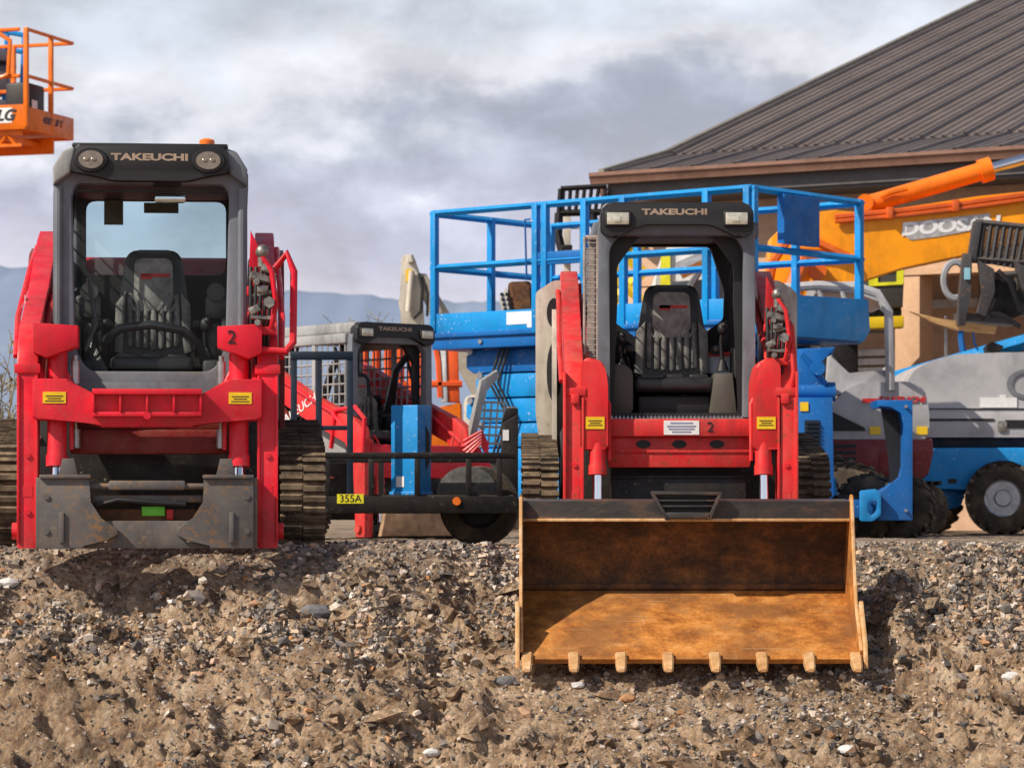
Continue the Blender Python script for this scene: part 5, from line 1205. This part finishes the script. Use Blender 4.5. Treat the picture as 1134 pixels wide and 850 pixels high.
vor = n.new('ShaderNodeTexVoronoi'); vor.inputs['Scale'].default_value = 30; n.link(pos, vor.inputs['Vector'])
peb = n.ramp(n.math('ADD', n.math('MULTIPLY', vor.outputs['Color'], 1.0), 0.0), [(.15, (.06, .054, .052)), (.4, (.20, .175, .16)), (.7, (.42, .36, .30)), (.92, (.70, .63, .55))])
sp = n.new('ShaderNodeSeparateXYZ'); n.link(pos, sp.inputs[0])
yard = n.new('ShaderNodeMapRange'); n.link(sp.outputs['Z'], yard.inputs[0]); yard.inputs[1].default_value = -.35; yard.inputs[2].default_value = .02; yard.inputs[3].default_value = 0; yard.inputs[4].default_value = .42
f = n.math('ADD', n.ramp(fin, [(.42, 0), (.60, .55)]), yard.outputs[0])
f = n.math('MINIMUM', f, .9)
c = n.mix(f, soil, peb); c = n.mix(n.ramp(big, [(.38, .35), (.54, 0)]), c, (.11, .068, .04))
bmp = n.math('ADD', n.math('MULTIPLY', vor.outputs['Distance'], -.7), n.math('MULTIPLY', fin, 1.2))
n.bump(bmp, 1.0, .035)
GROUND = n.set(Base_Color=c, Roughness=.95, Specular_IOR_Level=.15)
g = np_mesh('ground', co, F_, 4, GROUND); tag(g, kind='structure')

# stones of the gravel, one object; colours drawn per stone
n = N('gravel_stones'); rp = n.geo.outputs['Random Per Island']
sc_ = n.ramp(rp, [(.0, (.045, .042, .044)), (.32, (.15, .142, .145)), (.55, (.33, .29, .25)), (.75, (.60, .44, .30)), (.90, (.60, .56, .52)), (.965, (.50, .22, .07)), (1, (.85, .82, .78))])
sc_ = n.mix(n.ramp(n.noise(60, 4), [(.3, .5), (.6, 0)]), sc_, (.24, .18, .12))
GRAVEL = n.set(Base_Color=sc_, Roughness=.85, Specular_IOR_Level=.25)
def ico(sub):
    b = bmesh.new(); bmesh.ops.create_icosphere(b, subdivisions=max(1, sub), radius=1); b.verts.ensure_lookup_table()
    v = np.array([q.co[:] for q in b.verts]); f = np.array([[q.index for q in p.verts] for p in b.faces]); b.free(); return v, f
def stones(name, xs, ys, ss, sub, jit=.5, sink=.25, mat=None):
    v, f = ico(sub); k = len(xs)
    if sub == 0:
        v = np.array([(x, y, z) for x in (-1, 1) for y in (-1, 1) for z in (-1, 1)])*.72
        f = np.array([(0,1,3),(0,3,2),(4,6,7),(4,7,5),(0,4,5),(0,5,1),(2,3,7),(2,7,6),(0,2,6),(0,6,4),(1,5,7),(1,7,3)])
    nv = len(v)
    V = v[None]*(1+jit*(rng.random((k, nv, 1))-.5)*1.2)+jit*(rng.random((k, nv, 3))-.5)*1.1
    sc = np.stack([rng.uniform(.7, 1.35, k), rng.uniform(.7, 1.2, k), rng.uniform(.45, .9, k)], 1); V = V*sc[:, None]
    a = rng.uniform(0, 6.28, k); b = rng.uniform(-.7, .7, k); ca, sa, cb, sb = np.cos(a), np.sin(a), np.cos(b), np.sin(b)
    x = V[..., 0]*cb[:, None]+V[..., 2]*sb[:, None]; zz = -V[..., 0]*sb[:, None]+V[..., 2]*cb[:, None]; y = V[..., 1]
    x2 = x*ca[:, None]-y*sa[:, None]; y2 = x*sa[:, None]+y*ca[:, None]
    V = np.stack([x2, y2, zz], -1)*ss[:, None, None]
    h = height(xs, ys) if not isinstance(mat, tuple) else 0; V += np.stack([xs, ys, h+ss*(.5-sink)], -1)[:, None]
    F2 = (f[None]+(np.arange(k)*nv)[:, None, None]).reshape(-1, 3)
    return np_mesh(name, V.reshape(-1, 3), F2, 3, mat or GRAVEL, smooth=False)
def scatter(k, x0, x1, smin, smax, lo, hi, clump=True):
    xs = rng.uniform(x0, x1, k*3); s = rng.uniform(smin, smax, k*3); ys = crest(xs)-s
    w = fbm(xs*1.3+40, ys*1.3+11, 3)+rng.normal(0, .25, k*3) if clump else rng.random(k*3)
    idx = np.argsort(-w)[:k] if clump else np.arange(k)
    xs, ys = xs[idx], ys[idx]; ss = lo*(hi/lo)**(rng.random(k)**2.6)
    return xs, ys, ss
S = [scatter(30000, -4.2, 4.4, -.5, 3.9, .005, .016, False), scatter(42000, -4.2, 4.4, -.7, 1.1, .006, .026), scatter(14000, -4.2, 4.4, .8, 3.9, .006, .024), scatter(9000, -4.4, 5.6, -6, -.4, .007, .020, False)]
xs, ys, ss = (np.concatenate([q[i] for q in S]) for i in range(3))
tag(stones('gravel', xs, ys, ss*.95, 0, .55), 'loose grey and tan gravel strewn over the bank and yard', 'gravel', kind='stuff')
S = [scatter(3500, -4.2, 4.4, -.6, 3.8, .008, .022)]
xs, ys, ss = S[0]
tag(stones('pebbles', xs, ys, ss, 1, .4), 'small rounded pebbles mixed into the gravel of the bank', 'pebbles', kind='stuff')
xs, ys, ss = scatter(420, -4.0, 4.2, -.1, 3.6, .022, .042)
tag(stones('coarse_gravel', xs, ys, ss, 1, .45), 'fist sized stones scattered over the dirt bank', 'gravel', kind='stuff')
# crumbled clods of the bank, the same soil as the ground, gathered in bands
k_ = 9000; xs = rng.uniform(-4.2, 4.4, k_); s_ = rng.uniform(.35, 4.0, k_); ys = crest(xs)-s_
w_ = fbm(xs*1.1+5, s_*2.1+3, 4, .6)+rng.normal(0, .10, k_); keep = np.argsort(-w_)[:3000]; xs, ys = xs[keep], ys[keep]
tag(stones('crumbled_clods', xs, ys, .016*(3.6)**(rng.random(len(xs))**2.4), 0, .85, .42, GROUND), 'crumbling brown clods breaking out of the bank', 'soil', kind='stuff')
# a few stones one can point at
WST = plain('pale_stone', (.62, .61, .60), .8, 0, .15, 30, .4); GSTN = plain('grey_stone', (.16, .16, .17), .85, 0, .4, 20, .5); OST = plain('ochre_stone', (.42, .22, .10), .85, 0, .3, 20, .4)
def on_ground(px, py):
    d_ = 14.5
    while d_ < 21:
        p = P(px, py, d_)
        if height(np.array([p.x]), np.array([p.y]))[0] >= p.z: return p
        d_ += .01
    return p
for (px_, py_, r_, mt_, lab) in ((9, 647, .045, WST, 'whitish angular stone on the crest below the left track'), (350, 682, .075, GSTN, 'dark grey flat rock half buried below the left loader'),
        (640, 760, .03, WST, 'small white pebble under the bucket teeth'), (560, 757, .05, GSTN, 'grey stone left of the bucket corner'), (1120, 752, .05, WST, 'pale rounded stone near the right edge of the bank'),
        (478, 835, .035, WST, 'pale stone at the foot of the bank'), (695, 775, .035, OST, 'orange brown stone below the bucket middle'), (938, 832, .04, WST, 'light stone low on the bank right of the bucket')):
    p = on_ground(px_, py_); v, f = ico(2); rr_ = np.random.default_rng(px_)
    V = v*(1+.25*(rr_.random((len(v), 1))-.5))*np.array([1.25, .9, .62])*r_
    me = bpy.data.meshes.new('stone'); me.from_pydata(V.tolist(), [], f.tolist()); me.materials.append(mt_); me.shade_flat()
    o = bpy.data.objects.new('stone', me); C.objects.link(o); o.location = (p.x, p.y, p.z+r_*.25); tag(o, lab, 'stone')

# ------------------------------------------------------------------ hills
hx = np.linspace(-1500, 2600, 420); D0 = 3400.0
ridge = np.interp(hx*FPX/D0+567, [-1500, -300, 0, 100, 200, 320, 440, 560, 700, 900, 1300, 3300], [270, 288, 297, 302, 311, 322, 329, 334, 342, 350, 356, 330])
hz = EYE+(570-ridge)*D0/FPX+3.5*fbm(hx*.01, hx*0+2, 4)+4.0*fbm(hx*.12, hx*0+7, 4, .7)
rows = []
for t in np.linspace(0, 1, 26):
    yy = D0-1500*(1-t)+0*hx; rows.append(np.stack([hx, yy, hz*(t**1.35)*(1+.10*(1-t)*fbm(hx*.004, yy*.006, 4))-2*(1-t)], -1))
for t in (.3, 1): rows.append(np.stack([hx, D0+600*t+0*hx, hz*(1-t)], -1))
Hc = np.concatenate(rows); w_ = len(hx); q = (np.arange(len(rows)-1)[:, None]*w_+np.arange(w_-1)[None]).reshape(-1)
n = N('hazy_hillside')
hc = n.ramp(n.noise(.006, 7, .65), [(.35, (.215, .275, .395)), (.65, (.25, .31, .425))])  # distance haze mixed into the hillside colour
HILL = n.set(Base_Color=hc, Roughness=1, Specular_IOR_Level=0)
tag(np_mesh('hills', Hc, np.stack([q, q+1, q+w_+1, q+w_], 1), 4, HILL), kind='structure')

# ------------------------------------------------------------------ sky, sun, camera
SUN_AZ_VEC = Vector((-.95, -.58, 0)).normalized(); SUN_EL = R(42)
sv = Vector((SUN_AZ_VEC.x*math.cos(SUN_EL), SUN_AZ_VEC.y*math.cos(SUN_EL), math.sin(SUN_EL)))
ld = bpy.data.lights.new('sun', 'SUN'); ld.energy = 5.0; ld.angle = R(.5); ld.color = (1, .90, .76)
so = bpy.data.objects.new('sun', ld); C.objects.link(so); so.rotation_euler = sv.to_track_quat('Z', 'Y').to_euler(); so.location = (-10, 0, 20)
w = bpy.data.worlds.new('World'); bpy.context.scene.world = w; w.use_nodes = True; t = w.node_tree
bg = t.nodes['Background']; bg.inputs[1].default_value = .085
sky = t.nodes.new('ShaderNodeTexSky'); sky.sky_type = 'NISHITA'; sky.sun_disc = False; sky.sun_elevation = SUN_EL
sky.sun_rotation = math.atan2(sv.x, sv.y); sky.dust_density = 2
tc = t.nodes.new('ShaderNodeTexCoord')
def wn(scale, det, rough, sc, loc=(0, 0, 0), dist=0):
    mp = t.nodes.new('ShaderNodeMapping'); mp.inputs['Scale'].default_value = sc; mp.inputs['Location'].default_value = loc; t.links.new(tc.outputs['Generated'], mp.inputs[0])
    q = t.nodes.new('ShaderNodeTexNoise'); q.inputs['Scale'].default_value = scale; q.inputs['Detail'].default_value = det; q.inputs['Roughness'].default_value = rough; q.inputs['Distortion'].default_value = dist
    t.links.new(mp.outputs[0], q.inputs['Vector']); return q.outputs['Fac']
def wm(op, a, b):
    q = t.nodes.new('ShaderNodeMath'); q.operation = op
    for k, v in ((0, a), (1, b)):
        if isinstance(v, bpy.types.NodeSocket): t.links.new(v, q.inputs[k])
        else: q.inputs[k].default_value = v
    return q.outputs[0]
def wr(f, stops):
    r = t.nodes.new('ShaderNodeValToRGB'); cr = r.color_ramp
    while len(cr.elements) < len(stops): cr.elements.new(.5)
    for e, (p, c_) in zip(cr.elements, stops): e.position = p; e.color = (*c_, 1) if not isinstance(c_, (int, float)) else (c_, c_, c_, 1)
    t.links.new(f, r.inputs[0]); return r.outputs[0]
def wx(f, a, b):
    q = t.nodes.new('ShaderNodeMix'); q.data_type = 'RGBA'
    for k, v in ((0, f), (6, a), (7, b)):
        if isinstance(v, bpy.types.NodeSocket): t.links.new(v, q.inputs[k])
        elif k == 0: q.inputs[0].default_value = v
        else: q.inputs[k].default_value = (*v, 1)
    return q.outputs[2]
sx = t.nodes.new('ShaderNodeSeparateXYZ'); t.links.new(tc.outputs['Generated'], sx.inputs[0])
elev = sx.outputs['Z']
n1 = wn(9, 10, .55, (1, 1, 1.9), (.35, .2, .1), .15); n2 = wn(30, 8, .58, (1, 1, 1.5), (2.3, 0, .7), .2); n3 = wn(4.5, 4, .5, (1, 1, 2.5), (7, 1, 3), .1)
# cloud deck: pale at the horizon, slate belly, bright billowing upper edge, pale veil above
h = wm('ADD', elev, wm('ADD', wm('MULTIPLY', wm('SUBTRACT', n1, .5), .13), wm('ADD', wm('MULTIPLY', wm('SUBTRACT', n2, .5), .034), wm('MULTIPLY', wm('SUBTRACT', n3, .5), .06))))
deck = wr(h, [(.0, (7.0, 6.6, 7.2)), (.064, (7.6, 7.2, 7.8)), (.080, (5.9, 5.8, 6.7)), (.104, (5.0, 5.15, 6.3)), (.119, (5.7, 5.9, 7.0)), (.130, (7.9, 7.9, 8.5)), (.142, (8.4, 8.4, 8.9)), (.155, (7.2, 7.6, 8.5)), (.5, (5.6, 6.0, 7.2))])
mott = wr(wm('ADD', wm('MULTIPLY', n2, .6), wm('MULTIPLY', n1, .4)), [(.40, 1.06), (.50, 1.32), (.60, 1.54)])
mm_ = t.nodes.new('ShaderNodeMix'); mm_.data_type = 'RGBA'; mm_.blend_type = 'MULTIPLY'; mm_.inputs[0].default_value = 1; t.links.new(deck, mm_.inputs[6]); t.links.new(mott, mm_.inputs[7]); cl = mm_.outputs[2]
op = wr(wn(5, 7, .55, (1, 1, 4), (5, 3, 1)), [(.40, .75), (.60, 1)])
low = wr(elev, [(.10, 1), (.17, .0)])
opac = wm('MULTIPLY', wm('MAXIMUM', op, low), wr(elev, [(.20, 1), (.36, .12)]))
t.links.new(wx(opac, sky.outputs[0], cl), bg.inputs[0])

cam = bpy.data.cameras.new('camera'); co_ = bpy.data.objects.new('camera', cam); C.objects.link(co_)
co_.location = (0, 0, EYE); co_.rotation_euler = (R(90), 0, 0)
cam.sensor_width = 36; cam.lens = FPX/1134*36; cam.shift_y = (570-425)/1134; cam.clip_start = .5; cam.clip_end = 20000
cam.dof.use_dof = True; cam.dof.focus_distance = 16.9; cam.dof.aperture_fstop = 7
sc = bpy.context.scene; sc.camera = co_
sc.view_settings.view_transform = 'Standard'; sc.view_settings.look = 'None'; sc.view_settings.exposure = 0
sc.cycles.max_bounces = 6; sc.cycles.transparent_max_bounces = 12
for o in sc.objects:
    if '_w' in o: del o['_w']
